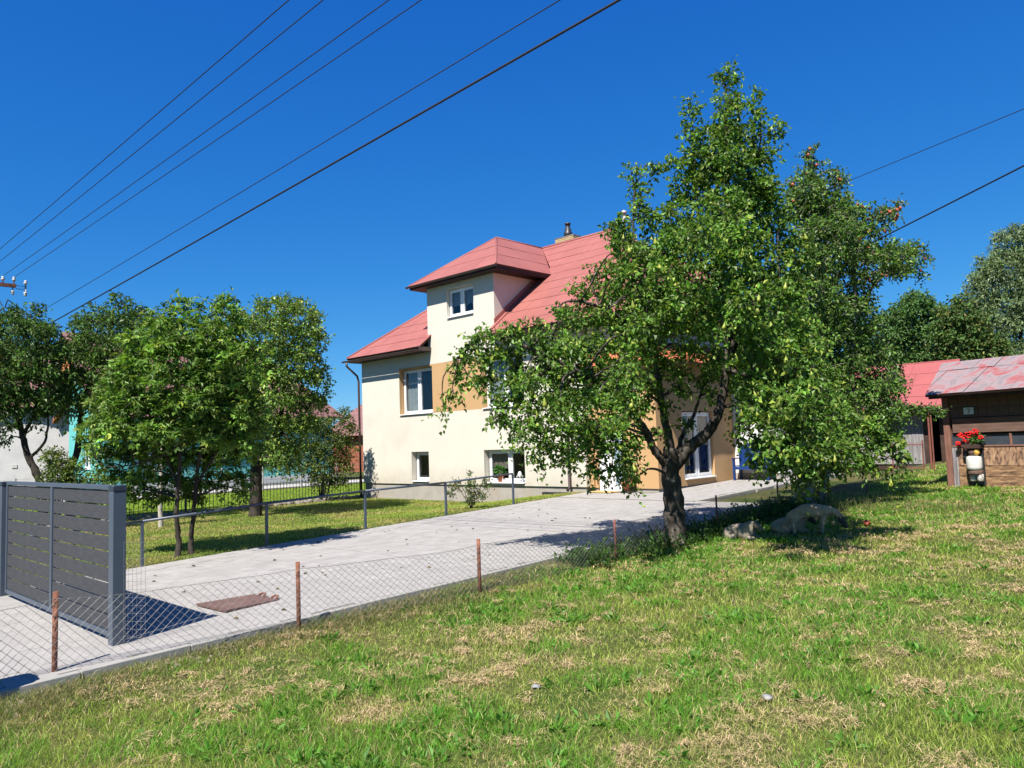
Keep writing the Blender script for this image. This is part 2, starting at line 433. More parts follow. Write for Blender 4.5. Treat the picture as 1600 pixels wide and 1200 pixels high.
def ground_mat():
    m = bpy.data.materials.new('grassy_ground'); m.use_nodes = True
    nt = m.node_tree; N = nt.nodes; L = nt.links
    b = N['Principled BSDF']; b.inputs['Roughness'].default_value = 1.0; b.inputs['Specular IOR Level'].default_value = 0.1
    g = N.new('ShaderNodeNewGeometry')
    n1 = N.new('ShaderNodeTexNoise'); n1.inputs['Scale'].default_value = 0.9; n1.inputs['Detail'].default_value = 8
    n2 = N.new('ShaderNodeTexNoise'); n2.inputs['Scale'].default_value = 22; n2.inputs['Detail'].default_value = 6
    L.new(g.outputs['Position'], n1.inputs['Vector']); L.new(g.outputs['Position'], n2.inputs['Vector'])
    r1 = N.new('ShaderNodeValToRGB'); e = r1.color_ramp.elements
    e[0].position = .36; e[0].color = (0.045, 0.075, 0.016, 1); e[1].position = .66; e[1].color = (0.12, 0.105, 0.045, 1)
    r2 = N.new('ShaderNodeValToRGB'); e = r2.color_ramp.elements
    e[0].position = .3; e[0].color = (0.45, 0.45, 0.45, 1); e[1].position = .7; e[1].color = (1.25, 1.25, 1.2, 1)
    L.new(n1.outputs['Fac'], r1.inputs[0]); L.new(n2.outputs['Fac'], r2.inputs[0])
    mx = N.new('ShaderNodeMix'); mx.data_type = 'RGBA'; mx.blend_type = 'MULTIPLY'; mx.inputs['Factor'].default_value = 1
    L.new(r1.outputs[0], mx.inputs['A']); L.new(r2.outputs[0], mx.inputs['B'])
    L.new(mx.outputs['Result'], b.inputs['Base Color'])
    bp = N.new('ShaderNodeBump'); bp.inputs['Strength'].default_value = 0.6; bp.inputs['Distance'].default_value = 0.05
    L.new(n2.outputs['Fac'], bp.inputs['Height']); L.new(bp.outputs[0], b.inputs['Normal'])
    return m
M['ground'] = ground_mat()

# ------------------------------------------------------------------ ground
def Dz(y):
    return 0.0278 * np.clip(y, -40, 24)
def Mz(x, y):
    v = -.009 + .0264 * x + .0356 * y
    v = np.where(v > .6, .6 + .5 * np.tanh((v - .6) / .5), v)
    return np.where(v < -.4, -.4 + .5 * np.tanh((v + .4) / .5), v)
def Xl(y):
    return -13.45 - .05 * np.clip(y, 0, 18)
def Gz(x, y):
    x = np.asarray(x, float); y = np.asarray(y, float)
    t = smooth01((Xl(y) - x) / 5.0)
    Lz = (Dz(y) - .02) * (1 - t) + .05 * t
    xr = np.where(y < 16.5, -7.8, -9.85 + .05 * np.clip(y - 18.6, 0, 7))
    mz = Mz(x, y); kf = smooth01(1 - (x - xr) / 1.3) * np.where(y < 16.5, .85, .9)
    mz = mz + (Dz(y) - np.where(y < 16.5, .06, .045) - mz) * kf
    a = np.where(x < Xl(y), Lz, np.where(x > xr, mz, Dz(y) - .13))
    return a
def gz(x, y): return float(Gz(x, y))

xs = np.concatenate(([-900, -500, -250, -150, -100], np.arange(-80, -30, 2.0), np.arange(-30, 20, .35), np.arange(20, 60, 2.5), [80, 120, 250, 500, 900]))
ys = np.concatenate(([-300, -100, -40, -20], np.arange(-10, 40, .35), np.arange(40, 90, 2.5), [110, 160, 300, 600, 1200]))
gx, gy = np.meshgrid(xs, ys, indexing='ij')
gzv = Gz(gx, gy) + (fbm(gx * 1.3, gy * 1.3) - .5) * .05 * ((gx > -7.2) & (np.abs(gx) < 40))
V = np.stack([gx, gy, gzv], -1).reshape(-1, 3)
ni, nj = gx.shape
ii, jj = np.meshgrid(np.arange(ni - 1), np.arange(nj - 1), indexing='ij')
q = np.stack([ii * nj + jj, (ii + 1) * nj + jj, (ii + 1) * nj + jj + 1, ii * nj + jj + 1], -1).reshape(-1, 4)
ground = inst('ground', fast_mesh('ground', V, quads=q, mats=[M['ground']], smooth=True))
tag(ground, 'grassy ground of the meadow, lawns and neighbouring plots', kind='structure')

# ------------------------------------------------------------------ driveway
drive = bpy.data.objects.new('driveway', None); C.objects.link(drive)
tag(drive, 'grey block paved driveway sloping gently up to the house', kind='structure')
mb = MB()
YS = [-4, 0, 4, 8, 12, 16.4]
for a, b_ in zip(YS[:-1], YS[1:]):
    za, zb = float(Dz(a)) - .006, float(Dz(b_)) - .006
    mb.prism([(float(Xl(a)) - .02, a, za), (-7.81, a, za), (-7.81, b_, zb), (float(Xl(b_)) - .02, b_, zb)], (0, 0, -.3))
za, zb = float(Dz(16.4)) - .006, float(Dz(18.6)) - .006
mb.prism([(float(Xl(16.4)) - .02, 16.4, za), (-9.93, 16.4, za), (-9.93, 18.6, zb), (-14.5, 18.6, zb)], (0, 0, -.3))
za, zb = float(Dz(18.6)) - .006, float(Dz(25.2)) - .006
mb.prism([(-12.3, 18.6, za), (-9.93, 18.6, za), (-9.6, 25.2, zb), (-12.3, 25.2, zb)], (0, 0, -.3))
mb.build('paving_bed', M['joint'], drive)
LEN = (.16, .22, .30)
PM = []
for Ln in LEN:
    b = MB(); b.box(0, 0, -.03, Ln - .0035, .1965, 0)
    PM.append(b.mesh('paver', M['paver']))
slope = math.atan(.0278)
cells = []
rng = random.Random(5)
y = -1.0
row = 0
while y < 25.0:
    xl = float(Xl(y + .1)) if y < 17.8 else -12.05
    xr = -7.9 if y < 16.3 else -9.95 + max(0, (y - 18.6)) * .05
    if y < 16.3 or y > 16.5:
        x = xl
        while x < xr - .1:
            k = rng.choice((0, 1, 1, 2, 2))
            if x + LEN[k] > xr: k = 0
            if x + LEN[k] > xr + .03: break
            if abs(x - (xl + .62)) < .16 and rng.random() < .0: pass
            cells.append((x, y, k))
            x += LEN[k]
            if xl + .45 < x < xl + .75 and not (xl + .45 < x - LEN[k] < xl + .75):
                x += .022
    y += .2
    row += 1
    if row in (44, 53, 56, 60, 75): y += .022


def cdist(c):
    p = Vector((c[0] + .1, c[1] + .1, float(Dz(c[1])))) - CAM_P
    d = p.dot(CAM_F)
    if d < .5: return 1e9
    px = 800 + 1200 * p.dot(CAM_R) / d; py = 600 - 1200 * p.dot(CAM_U) / d
    if not (-10 < px < 1610 and py < 1210): return 1e8 + d
    # hidden behind the gate boards
    if c[1] > 2.9 and px < 168 and py < 1000: return 1e7 + d
    return d
cells.sort(key=cdist)
for (x, y, k) in cells[:290]:
    inst('paver', PM[k], drive, (x, y, float(Dz(y)) + rng.uniform(-.0015, .0015)), (slope, 0, 0))
vs = []; fs = []
for (x, y, k) in cells[290:]:
    L_ = LEN[k] - .0035; z = float(Dz(y)) + rng.uniform(-.0015, .0015); dz = .1965 * .0278; n0 = len(vs)
    vs += [(x, y, z - .02), (x + L_, y, z - .02), (x + L_, y + .1965, z + dz - .02), (x, y + .1965, z + dz - .02),
           (x, y, z), (x + L_, y, z), (x + L_, y + .1965, z + dz), (x, y + .1965, z + dz)]
    fs += [(n0 + 4, n0 + 5, n0 + 6, n0 + 7), (n0, n0 + 1, n0 + 5, n0 + 4), (n0 + 1, n0 + 2, n0 + 6, n0 + 5), (n0 + 2, n0 + 3, n0 + 7, n0 + 6), (n0 + 3, n0, n0 + 4, n0 + 7)]
o = inst('far_paving', fast_mesh('far_paving', np.array(vs), quads=np.array(fs), col=np.repeat(np.repeat(np.random.default_rng(8).random((len(vs) // 8, 1)), 8, axis=0), 3, axis=1), mats=[M['paver_far']]), drive)
o['kind'] = 'stuff'
b = MB(); b.box(0, 0, -.36, .085, .992, .012, .006)
KM = b.mesh('kerb_stone', M['kerb'])
for i in range(-4, 16):
    y = i * 1.0 + .35
    inst('kerb_stone', KM, drive, (-7.885 + rng.uniform(-.004, .004), y, float(Dz(y)) + rng.uniform(-.004, .004)), (slope, 0, 0))
for i in range(8):
    y = 16.5 + i * 1.0
    inst('kerb_stone', KM, drive, (-9.93 + .05 * max(0, y - 18.6), y, float(Dz(y))), (slope, 0, 0))
b = MB(); b.box(0, 0, -.36, .992, .085, .012, .006)
KM2 = b.mesh('kerb_stone', M['kerb'])
for i in range(2):
    inst('kerb_stone', KM2, drive, (-9.84 + i, 16.36, float(Dz(16.36))))

# steel plate lying on the drive
p = thing('cover_plate', 'rusty brown steel plate lying flat on the paved driveway', 'cover plate', (-9.3, 4.6, float(Dz(4.6)) + .002), R(4))
b = MB(); b.prism([(-.36, -.38, 0), (.36, -.40, 0), (.34, .34, 0), (-.28, .36, 0)], (0, 0, .022)); o = b.build('plate', M['rustplate'], p)
for sx in (-.05, .24):
    b = MB(); b.tube([(sx - .06, .33, .03), (sx - .03, .37, .05), (sx + .03, .37, .05), (sx + .06, .33, .03)], .014, 6); b.build('handle', M['rust'], p)

# ------------------------------------------------------------------ gate
gt = thing('slatted_gate', 'dark grey slatted gate with a steel frame standing on the paving', 'gate', (-8.6, 2.92, float(Dz(2.9))))
GX, GY, G0 = -8.6, 2.92, float(Dz(2.9))
def gpost(x, h, capm=True):
    b = MB(); b.box(x - GX - .065, -.065, -.02, x - GX + .065, .065, h - .06, .004); o = b.build('post', M['anthracite'], gt)
    b = MB(); b.box(x - GX - .071, -.071, h - .06, x - GX + .071, .071, h, .008); b.build('post_cap', M['anthracite_dark'], o)
gpost(-8.6, 1.625)
gpost(-13.08, 1.62)
XA, XB, XM = -12.93, -8.70, -10.80
zt, zb = 1.575, .105
for (x0, x1, w) in ((XA, XA + .045, 0), (XM - .035, XM + .035, 0), (XB - .05, XB, 0)):
    b = MB(); b.box(x0 - GX, -.028, zb, x1 - GX, .028, zt, .003); b.build('stile', M['anthracite'], gt)
for z0, z1 in ((zt, zt + .05), (zb - .05, zb)):
    b = MB(); b.box(XA - GX, -.028, z0, XB - GX, .028, z1, .003); b.build('rail', M['anthracite'], gt)
nb = 9
pitch = (zt - zb) / nb
for (x0, x1) in ((XA + .047, XM - .037), (XM + .037, XB - .052)):
    b = MB(); b.box(0, -.012, 0, x1 - x0, .012, pitch - .016, .003)
    for k in range(9):
        zz = .02 + k * (pitch - .016) / 9
    bm_ = b.mesh('board', M['wpc'])
    for k in range(nb):
        inst('board', bm_, gt, (x0 - GX, rng.uniform(-.002, .002), zb + .008 + k * pitch), (0, 0, 0))
    s = MB()
    for k in range(nb + 1):
        for fx in (.06, .36, .69, .95):
            xx = x0 - GX + fx * (x1 - x0)
            s.box(xx - .02, .013, zb + k * pitch - .008, xx + .02, .02, zb + k * pitch + .008)
    s.build('spacer', M['black'], gt)['kind'] = 'stuff'

caster_ = thing('shadow_caster', 'grey round-topped box on a post, added out of view to cast a shadow on the drive edge', 'shadow caster', (-7.87, 1.25, float(Dz(1.25))))  # added out of view for the rounded shadow it throws on the paving
b = MB(); b.box(-.03, -.03, -.1, .03, .03, .55); b.build('post', M['anthracite'], caster_)
b = MB(); b.prism([(-.22, -.12, .55), (.22, -.12, .55), (.22, -.12, .88), (.16, -.12, .97), (0, -.12, 1.0), (-.16, -.12, .97), (-.22, -.12, .88)], (0, .24, 0)); b.build('box', M['anthracite_dark'], caster_)
b = MB(); b.box(-.15, -.128, .80, .15, -.121, .83); b.build('front_strip', M['black'], caster_)

# wire mesh panel closing the gap between gate post and fence
wp = thing('welded_mesh_panel', 'thin welded wire mesh panel tied to the grey gate post', 'wire panel', (-8.5, 2.95, G0 - .03))
b = MB(); L_ = Vector((.15, .16, 0)); n_ = 5
for i in range(n_ + 1):
    q0 = L_ * (i / n_)
    b.tube([q0 + Vector((0, 0, 0)), q0 + Vector((.004 * math.sin(i), 0, .55)), q0 + Vector((0, 0, 1.08 + .03 * math.sin(i * 2)))], .0016, 3, False)
for k in range(14):
    z = .02 + k * .08
    b.tube([Vector((-.1, -.02, z + .01 * math.sin(k))), L_ * .5 + Vector((0, .01, z)), L_ + Vector((.01, 0, z))], .0016, 3, False)
b.build('mesh', M['wire'], wp)

# ------------------------------------------------------------------ handrail
hr = thing('handrail', 'long grey steel handrail beside the driveway on square posts', 'handrail', (-13.9, 9.7, .25))
HB = Vector((-13.9, 9.7, .25))
posts = [(-13.62, 2.64, .075, .80), (-13.7, 5.045, .123, .896), (-13.75, 7.35, .186, 1.015), (-13.93, 9.74, .256, 1.087), (-14.08, 12.16, .323, 1.119), (-14.18, 14.58, .391, 1.207)]
for (x, y, z0, z1) in posts:
    b = MB(); b.box(x - .022, y - .022, z0 - .15, x + .022, y + .022, z1 - .02)
    b.build('post', M['anthracite'], hr, -HB)
for p0, p1 in zip(posts[:-1], posts[1:]):
    b = MB(); b.tube([(p0[0], p0[1] + .004, p0[3]), (p1[0], p1[1] - .004, p1[3])], .024, 8); b.build('rail', M['anthracite'], hr, -HB)

# ------------------------------------------------------------------ chain-link fence
cf = thing('chain_link_fence', 'low sagging chain link fence on rusty pipe posts along the driveway', 'fence', (-7.5, 8, 0))
CB = Vector((-7.5, 8, 0))
FP = [(-8.35, 0.0, -.24, .67), (-8.09, 2.21, -.145, .78), (-7.67, 4.47, -.05, .785), (-7.31, 6.84, .04, .79), (-7.13, 9.51, .14, .795), (-7.18, 12.67, .25, .935), (-7.36, 15.54, .35, 1.01), (-6.86, 16.93, .41, .975), (-6.88, 19.28, .49, .92)]
for i, (x, y, z0, z1) in enumerate(FP):
    b = MB()
    lean = Vector((rng.uniform(-.02, .02), rng.uniform(-.02, .02), 0))
    r_ = .024 if i < 4 else .017
    b.tube([(x, y, z0 - .2), Vector((x, y, z1)) + lean * .3], r_, 10)
    b.build('post', M['rust'] if i < 4 else M['redbrown'], cf, -CB)
SP = [0]
for p0, p1 in zip(FP[:-1], FP[1:]): SP.append(SP[-1] + math.hypot(p1[0] - p0[0], p1[1] - p0[1]))
SPn = np.array(SP); FPn = np.array(FP)
def fpt(s, h):
    x = np.interp(s, SPn, FPn[:, 0]); y = np.interp(s, SPn, FPn[:, 1])
    i = max(0, min(len(SP) - 2, int(np.searchsorted(SPn, s) - 1)))
    u = (s - SP[i]) / (SP[i + 1] - SP[i])
    top = np.interp(s, SPn, FPn[:, 3]) - .055 - .05 * 4 * u * (1 - u) - .012 * math.sin(s * 3.1)
    bot = np.interp(s, SPn, FPn[:, 2]) + .01
    return Vector((x + .028 + .012 * math.sin(s * 2.3 + h * 5), y, bot + (top - bot) * h))
b = MB()
cell = .088
Hh = .75
nrow = 19
s0 = 0.0
smax = SP[-1]
ks = int(smax / cell)
for sgn in (1, -1):
    for k in range(-nrow, ks + nrow):
        pts = []
        for j in range(nrow + 1):
            s = (k + .5 * sgn * j) * cell
            if 0.02 <= s <= smax - .02: pts.append(fpt(s, j / nrow))
        if len(pts) > 1:
            # follow bends with few segments
            keep = pts[::3] + ([pts[-1]] if (len(pts) - 1) % 3 else [])
            b.tube(keep, .0022, 3, False)
tw = [fpt(.02 + (smax - .04) * i / 160, 1.0) for i in range(161)]
b.tube(tw, .0026, 3, False)
for k in range(2, ks):
    p_ = fpt(k * cell, 1.0); b.tube([p_, p_ + Vector((.004, .004, .018))], .0016, 3, False)
o = b.build('wire_mesh', M['wire'], cf, -CB, fix=False)
o['kind'] = 'stuff'

# ------------------------------------------------------------------ house
HO = Vector((-19.0, 18.0, 0.05))
house = thing('house', 'cream rendered house with red hipped metal roof and a tall wall dormer', 'house', HO)


def hpart(mb_, name, m, parent=None, base=HO, fix=True):
    return mb_.build(name, m, parent or house, (-base if parent is None else (0, 0, 0)), (0, 0, 0), fix)


def wall_grid(mb_, x0, x1, z0, z1, y, openings, matfn, depth=.28, frame='y'):
    """Front wall with real openings and reveals; frame 'y': faces -Y at y, frame 'x': faces +X at x=y."""
    def P(a, d, z): return (a, y + d, z) if frame == 'y' else (y - d, a, z)
    bx = sorted(set([x0, x1] + [v for o_ in openings for v in (o_[0], o_[1])] + list(matfn.xs)))
    bz = sorted(set([z0, z1] + [v for o_ in openings for v in (o_[2], o_[3])] + list(matfn.zs)))
    bx = [v for v in bx if x0 - 1e-6 <= v <= x1 + 1e-6]; bz = [v for v in bz if z0 - 1e-6 <= v <= z1 + 1e-6]
    for a, b_ in zip(bx[:-1], bx[1:]):
        for c, d in zip(bz[:-1], bz[1:]):
            xc, zc = (a + b_) / 2, (c + d) / 2
            if any(o_[0] < xc < o_[1] and o_[2] < zc < o_[3] for o_ in openings): continue
            mb_.mi = matfn(xc, zc)
            mb_.add([P(a, 0, c), P(b_, 0, c), P(b_, 0, d), P(a, 0, d)], [(0, 1, 2, 3)])
    for (a, b_, c, d, mi) in openings:
        mb_.mi = mi
        mb_.add([P(a, 0, c), P(a, depth, c), P(a, depth, d), P(a, 0, d)], [(0, 1, 2, 3)])
        mb_.add([P(b_, 0, c), P(b_, 0, d), P(b_, depth, d), P(b_, depth, c)], [(0, 1, 2, 3)])
        mb_.add([P(a, 0, d), P(a, depth, d), P(b_, depth, d), P(b_, 0, d)], [(0, 1, 2, 3)])
        mb_.add([P(a, 0, c), P(b_, 0, c), P(b_, depth, c), P(a, depth, c)], [(0, 1, 2, 3)])


class MF:
    def __init__(self, rects=(), base=0): self.r = rects; self.base = base; self.xs = [v for r in rects for v in r[:2]]; self.zs = [v for r in rects for v in r[2:4]]
    def __call__(self, x, z):
        for a, b_, c, d, mi in self.r:
            if a < x < b_ and c < z < d: return mi
        return self.base


# openings (x0,x1,z0,z1,reveal material)
W1 = (-23.36, -21.42, 3.18, 4.92, 1)
W2 = (-18.80, -16.86, 3.18, 4.92, 1)
W3 = (-15.9, -14.95, 3.5, 4.6, 0)
B1 = (-22.72, -21.72, .70, 1.81, 0)
B2 = (-18.82, -16.94, .69, 1.81, 0)
DW = (-20.50, -19.10, 6.50, 7.56, 0)
b = MB()
wall_grid(b, -25.8, -14.45, .63, 5.45, 18.0, [W1, W2, B1, B2], MF([(-23.36, -16.86, 3.2, 4.98, 1)]), .28)
wall_grid(b, -21.6, -18.1, 5.45, 7.93, 18.0, [DW], MF(), .2)
b.mi = 0
b.add([(-25.8, 18, .63), (-25.8, 27.1, .63), (-25.8, 27.1, 5.45), (-25.8, 18, 5.45)], [(0, 3, 2, 1)])           # left wall
b.add([(-25.8, 27.1, .1), (-12.08, 27.1, .1), (-12.08, 27.1, 5.45), (-25.8, 27.1, 5.45)], [(0, 1, 2, 3)])       # back wall
b.add([(-18.1, 18, 5.0), (-18.1, 21.5, 5.0), (-18.1, 21.5, 7.93), (-18.1, 18, 7.93)], [(0, 1, 2, 3)])           # dormer cheeks
b.add([(-21.6, 18, 5.0), (-21.6, 21.5, 5.0), (-21.6, 21.5, 7.93), (-21.6, 18, 7.93)], [(0, 3, 2, 1)])
b.add([(-14.45, 18, .63), (-14.45, 18.25, .63), (-14.45, 18.25, 5.45), (-14.45, 18, 5.45)], [(0, 1, 2, 3)])     # return beside the door
b.add([(-25.8, 18, .63), (-14.45, 18, .63), (-14.45, 18.06, .63), (-25.8, 18.06, .63)], [(0, 1, 2, 3)])
b.mi = 0
b.add([(-14.45, 18.25, 4.3), (-12.08, 18.25, 4.3), (-12.08, 18.25, 5.45), (-14.45, 18.25, 5.45)], [(0, 1, 2, 3)])
b.add([(-12.08, 18.25, 4.3), (-12.08, 27.1, 4.3), (-12.08, 27.1, 5.45), (-12.08, 18.25, 5.45)], [(0, 1, 2, 3)])
DOOR = (-14.20, -13.28, .42, 2.52, 1)
wall_grid(b, -14.45, -12.08, .60, 4.3, 18.25, [DOOR], MF([], 1), .12)
TW = (19.60, 21.34, .78, 2.78, 1)
wall_grid(b, 18.25, 22.65, .60, 4.3, -12.08, [TW], MF([], 1), .16, 'x')
b.mi = 2
b.add([(-12.08, 22.65, .6), (-12.08, 27.1, .6), (-12.08, 27.1, 4.3), (-12.08, 22.65, 4.3)], [(0, 1, 2, 3)])
hpart(b, 'wall', [M['cream'], M['tan'], M['whitewall']], fix=False)
b = MB()
b.box(-25.76, 18.05, -.3, -14.5, 18.4, .64)
b.box(-25.76, 18.4, -.3, -25.4, 27.0, .64)
b.box(-14.49, 18.29, .2, -14.2, 18.6, .61); b.box(-13.28, 18.29, .2, -12.12, 18.6, .61)
b.box(-12.45, 18.6, .2, -12.12, 22.7, .61)
hpart(b, 'plinth', M['plinth'])


def window(parent, x0, x1, z0, z1, y, base, cas=2, split=.5, rz=0.0, sill=True, curtain=None, tilt=0.0, sill_out=.06, depth=.28, name='window', org=None):
    """White casement window; local x runs along the wall, y goes into the wall."""
    w, h = x1 - x0, z1 - z0
    loc = org if org is not None else Vector((x0, y, z0)) - base
    f = MB(); t = .065
    for a in ((0, 0, t, h), (w - t, 0, w, h), (t, 0, w - t, t), (t, h - t, w - t, h)):
        f.box(a[0], 0, a[1], a[2], .07, a[3])
    xm = w * split
    if cas == 2: f.box(xm - .045, 0, t, xm + .045, .07, h - t)
    fo = f.build(name, M['white'], parent, loc, (0, 0, rz))
    bays = [(t, xm - .045), (xm + .045, w - t)] if cas == 2 else [(t, w - t)]
    for bi, (a, c) in enumerate(bays):
        s = MB(); u = .05
        for r_ in ((a, t, a + u, h - t), (c - u, t, c, h - t), (a + u, t, c - u, t + u), (a + u, h - t - u, c - u, h - t)):
            s.box(r_[0], -.012, r_[1], r_[2], .05, r_[3])
        so = s.build('sash', M['white'], fo, (0, 0, 0), (tilt, 0, 0))
        g = MB(); g.box(a + u, .018, t + u, c - u, .026, h - t - u); g.build('pane', M['glass'], fo, (0, 0, 0), (tilt, 0, 0))
        if curtain:
            cm, side, top = curtain
            n_ = 14; cu = MB(); vs = []; fs = []
            if side == 'left': ca, cc = a, a + (c - a) * (1.0 if bi == 0 else .0)
            elif side == 'both': ca, cc = a, c
            else: ca, cc = a, a + (c - a) * .45
            if cc - ca > .05:
                for i in range(n_ + 1):
                    xx = ca + (cc - ca) * i / n_; yy = .095 + .018 * math.sin(i * 1.9)
                    zb_ = t + .02 if top is None else h * (top + .10 * abs(math.sin(i / n_ * math.pi * 1.0 + (0 if bi else .4))))
                    vs += [(xx, yy, zb_), (xx, yy, h - t)]
                fs = [(2 * i, 2 * i + 2, 2 * i + 3, 2 * i + 1) for i in range(n_)]
                cu.add(vs, fs, True); cu.build('curtain', M[cm], fo)
    if sill:
        s = MB(); s.box(.0, -depth - sill_out, -.035, w, .0, -.002, .004); s.build('sill', M['white'], fo)
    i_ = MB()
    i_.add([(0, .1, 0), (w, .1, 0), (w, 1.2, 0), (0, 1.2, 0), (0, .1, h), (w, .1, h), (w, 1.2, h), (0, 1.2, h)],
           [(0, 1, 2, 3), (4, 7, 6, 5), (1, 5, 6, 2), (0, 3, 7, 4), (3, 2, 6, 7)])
    i_.build('room_shade_box', M['dark'], fo)  # near-black box stands in for the unlit room behind the panes
    return fo


for W, cu, dep in ((W1, ('curtain', 'left', None), .28), (W2, ('curtain', 'left', None), .28), (DW, ('curtain', 'both', .32), .2)):
    window(house, W[0] + .02, W[1] - .02, W[2] + .05, W[3] - .02, 18 + dep - .07, HO, 2, .5, curtain=cu, depth=dep - .07)
window(house, B1[0] + .05, B1[1] - .02, B1[2] + .05, B1[3] - .02, 18.21, HO, 1, curtain=None, depth=.21)
window(house, B2[0] + .05, B2[1] - .02, B2[2] + .05, B2[3] - .02, 18.21, HO, 2, .55, curtain=('drape', 'left', .38), depth=.21)
# tall window in the tan side wall (faces +X)
fo = window(house, 0, TW[1] - TW[0] - .06, 0, TW[3] - TW[2] - .06, 0, HO, 2, .5, R(90), True, ('drape', 'right', None), org=Vector((-12.17, TW[0] + .03, TW[2] + .03)) - HO, depth=.09, sill_out=.07)
# door
do = MB()
do.box(-14.19, 18.31, .42, -14.10, 18.38, 2.51); do.box(-13.36, 18.31, .42, -13.29, 18.38, 2.51); do.box(-14.10, 18.31, 2.42, -13.36, 18.38, 2.51)
dfr = hpart(do, 'door', M['white'])
b = MB(); b.box(-14.095, 18.325, .44, -13.62, 18.375, 2.41, .004); b.box(-13.62, 18.33, .44, -13.365, 18.37, .68); b.box(-13.62, 18.33, 2.28, -13.365, 18.37, 2.41)
b.build('door_leaf', M['white'], dfr)
b = MB(); b.box(-13.615, 18.335, .68, -13.37, 18.35, 2.28); b.build('glass_strip', M['doorglass'], dfr)
b = MB(); b.tube([(-13.68, 18.30, 1.2), (-13.68, 18.27, 1.2), (-13.68, 18.27, 1.75), (-13.68, 18.30, 1.75)], .012, 6); b.build('handle', M['wire'], dfr)
b = MB(); b.box(-14.44, 18.16, .60, -14.30, 18.249, 4.1); hpart(b, 'door_pilaster', M['tan'])


# roof surfaces: a board under each slope, sheets laid on top piece by piece
def clip_poly(poly, f):
    out = []
    for i in range(len(poly)):
        a, b_ = poly[i], poly[(i + 1) % len(poly)]
        fa, fb = f(a), f(b_)
        if fa >= 0: out.append(a)
        if fa * fb < 0:
            t = fa / (fa - fb); out.append((a[0] + t * (b_[0] - a[0]), a[1] + t * (b_[1] - a[1])))
    return out


def roof_slope(parent, poly, m, row=.62, width=1.25, thick=.05, base=HO, sheet_name='roof_sheet', lift=.012, joined=False, under=None, gap=.008, seed=1, jitter=.003):
    pts = [Vector(p) - base for p in poly]
    n = (pts[1] - pts[0]).cross(pts[2] - pts[0]).normalized()
    if n.z < 0: n = -n
    u = Vector((0, 0, 1)).cross(n).normalized(); v = n.cross(u)
    o_ = pts[0]
    P2 = [((p - o_).dot(u), (p - o_).dot(v)) for p in pts]
    bd = MB(); bd.prism([p - n * .004 for p in pts], -n * thick)
    bo = bd.build('roof_board', under or M['roof_under'], parent)
    u0, u1 = min(p[0] for p in P2), max(p[0] for p in P2); v0, v1 = min(p[1] for p in P2), max(p[1] for p in P2)
    rr = random.Random(seed); r_ = 0; vv = v0
    allb = MB()
    while vv < v1 - .02:
        off = rr.random() * width; uu = u0 - off
        while uu < u1:
            A = (uu + gap / 2, uu + width - gap / 2, vv + gap / 2, min(vv + row, v1) - gap / 2)
            q_ = P2
            for f in (lambda p: p[0] - A[0], lambda p: A[1] - p[0], lambda p: p[1] - A[2], lambda p: A[3] - p[1]):
                q_ = clip_poly(q_, f)
                if len(q_) < 3: break
            if len(q_) >= 3:
                area = abs(sum(q_[i][0] * q_[(i + 1) % len(q_)][1] - q_[(i + 1) % len(q_)][0] * q_[i][1] for i in range(len(q_)))) / 2
                if area > .01:
                    j = rr.uniform(-jitter, jitter)
                    w3 = [o_ + u * p[0] + v * p[1] + n * (.0 + (lift + j) * 1.0 + .006 * (1 - (p[1] - vv) / row)) for p in q_]
                    if joined: allb.prism(w3, -n * .008)
                    else:
                        s = MB(); s.prism(w3, -n * .008); s.build(sheet_name, m, parent)
            uu += width
        vv += row
    if joined: allb.build(sheet_name, m, parent)
    return n


def roof_root(name):
    o_ = bpy.data.objects.new(name, None); C.objects.link(o_); o_.parent = house; return o_


# main roof
ro = MB()
hip = lambda a, b_, r_=.05, mm=None: ro.tube([a, b_], r_, 6)
hip((-26.1, 17.5, 5.62), (-21.05, 22.55, 9.68)); hip((-21.05, 22.55, 9.68), (-16.5, 22.55, 9.68)); hip((-16.5, 22.55, 9.68), (-13.95, 20.42, 7.97)); hip((-16.5, 22.55, 9.68), (-13.95, 24.68, 7.97))
roof = hpart(ro, 'roof', M['roof_red'])
roof_base = HO
roof.location = -HO
for o_ in (roof,):
    pass
ZERO = Vector((0, 0, 0))
RS = dict(base=ZERO)
roof_slope(roof, [(-26.1, 17.5, 5.6), (-21.45, 17.5, 5.6), (-21.45, 22.15, 9.337)], M['roof_red'], seed=2, **RS)
roof_slope(roof, [(-18.05, 17.5, 5.6), (-16, 17.5, 5.6), (-16, 22.13, 9.322), (-16.5, 22.55, 9.66), (-19.85, 22.55, 9.66), (-18.05, 20.9, 8.33)], M['roof_red'], seed=3, **RS)
roof_slope(roof, [(-16, 20.42, 7.957), (-13.98, 20.42, 7.957), (-16, 22.13, 9.332)], M['roof_red'], seed=4, **RS)
roof_slope(roof, [(-26.1, 17.5, 5.6), (-21.05, 22.55, 9.66), (-26.1, 27.6, 5.6)], M['roof_red'], seed=5, **RS)
roof_slope(roof, [(-13.95, 20.42, 7.947), (-13.95, 24.68, 7.947), (-16.5, 22.55, 9.66)], M['roof_red'], seed=6, **RS)
roof_slope(roof, [(-16, 17.5, 5.6), (-11.6, 17.5, 5.6), (-13.95, 20.42, 7.947), (-16, 20.42, 7.947)], M['roof_red'], seed=7, **RS)
roof_slope(roof, [(-11.6, 17.5, 5.6), (-11.6, 27.6, 5.6), (-13.95, 24.68, 7.947), (-13.95, 20.42, 7.947)], M['roof_red'], seed=8, joined=True, **RS)
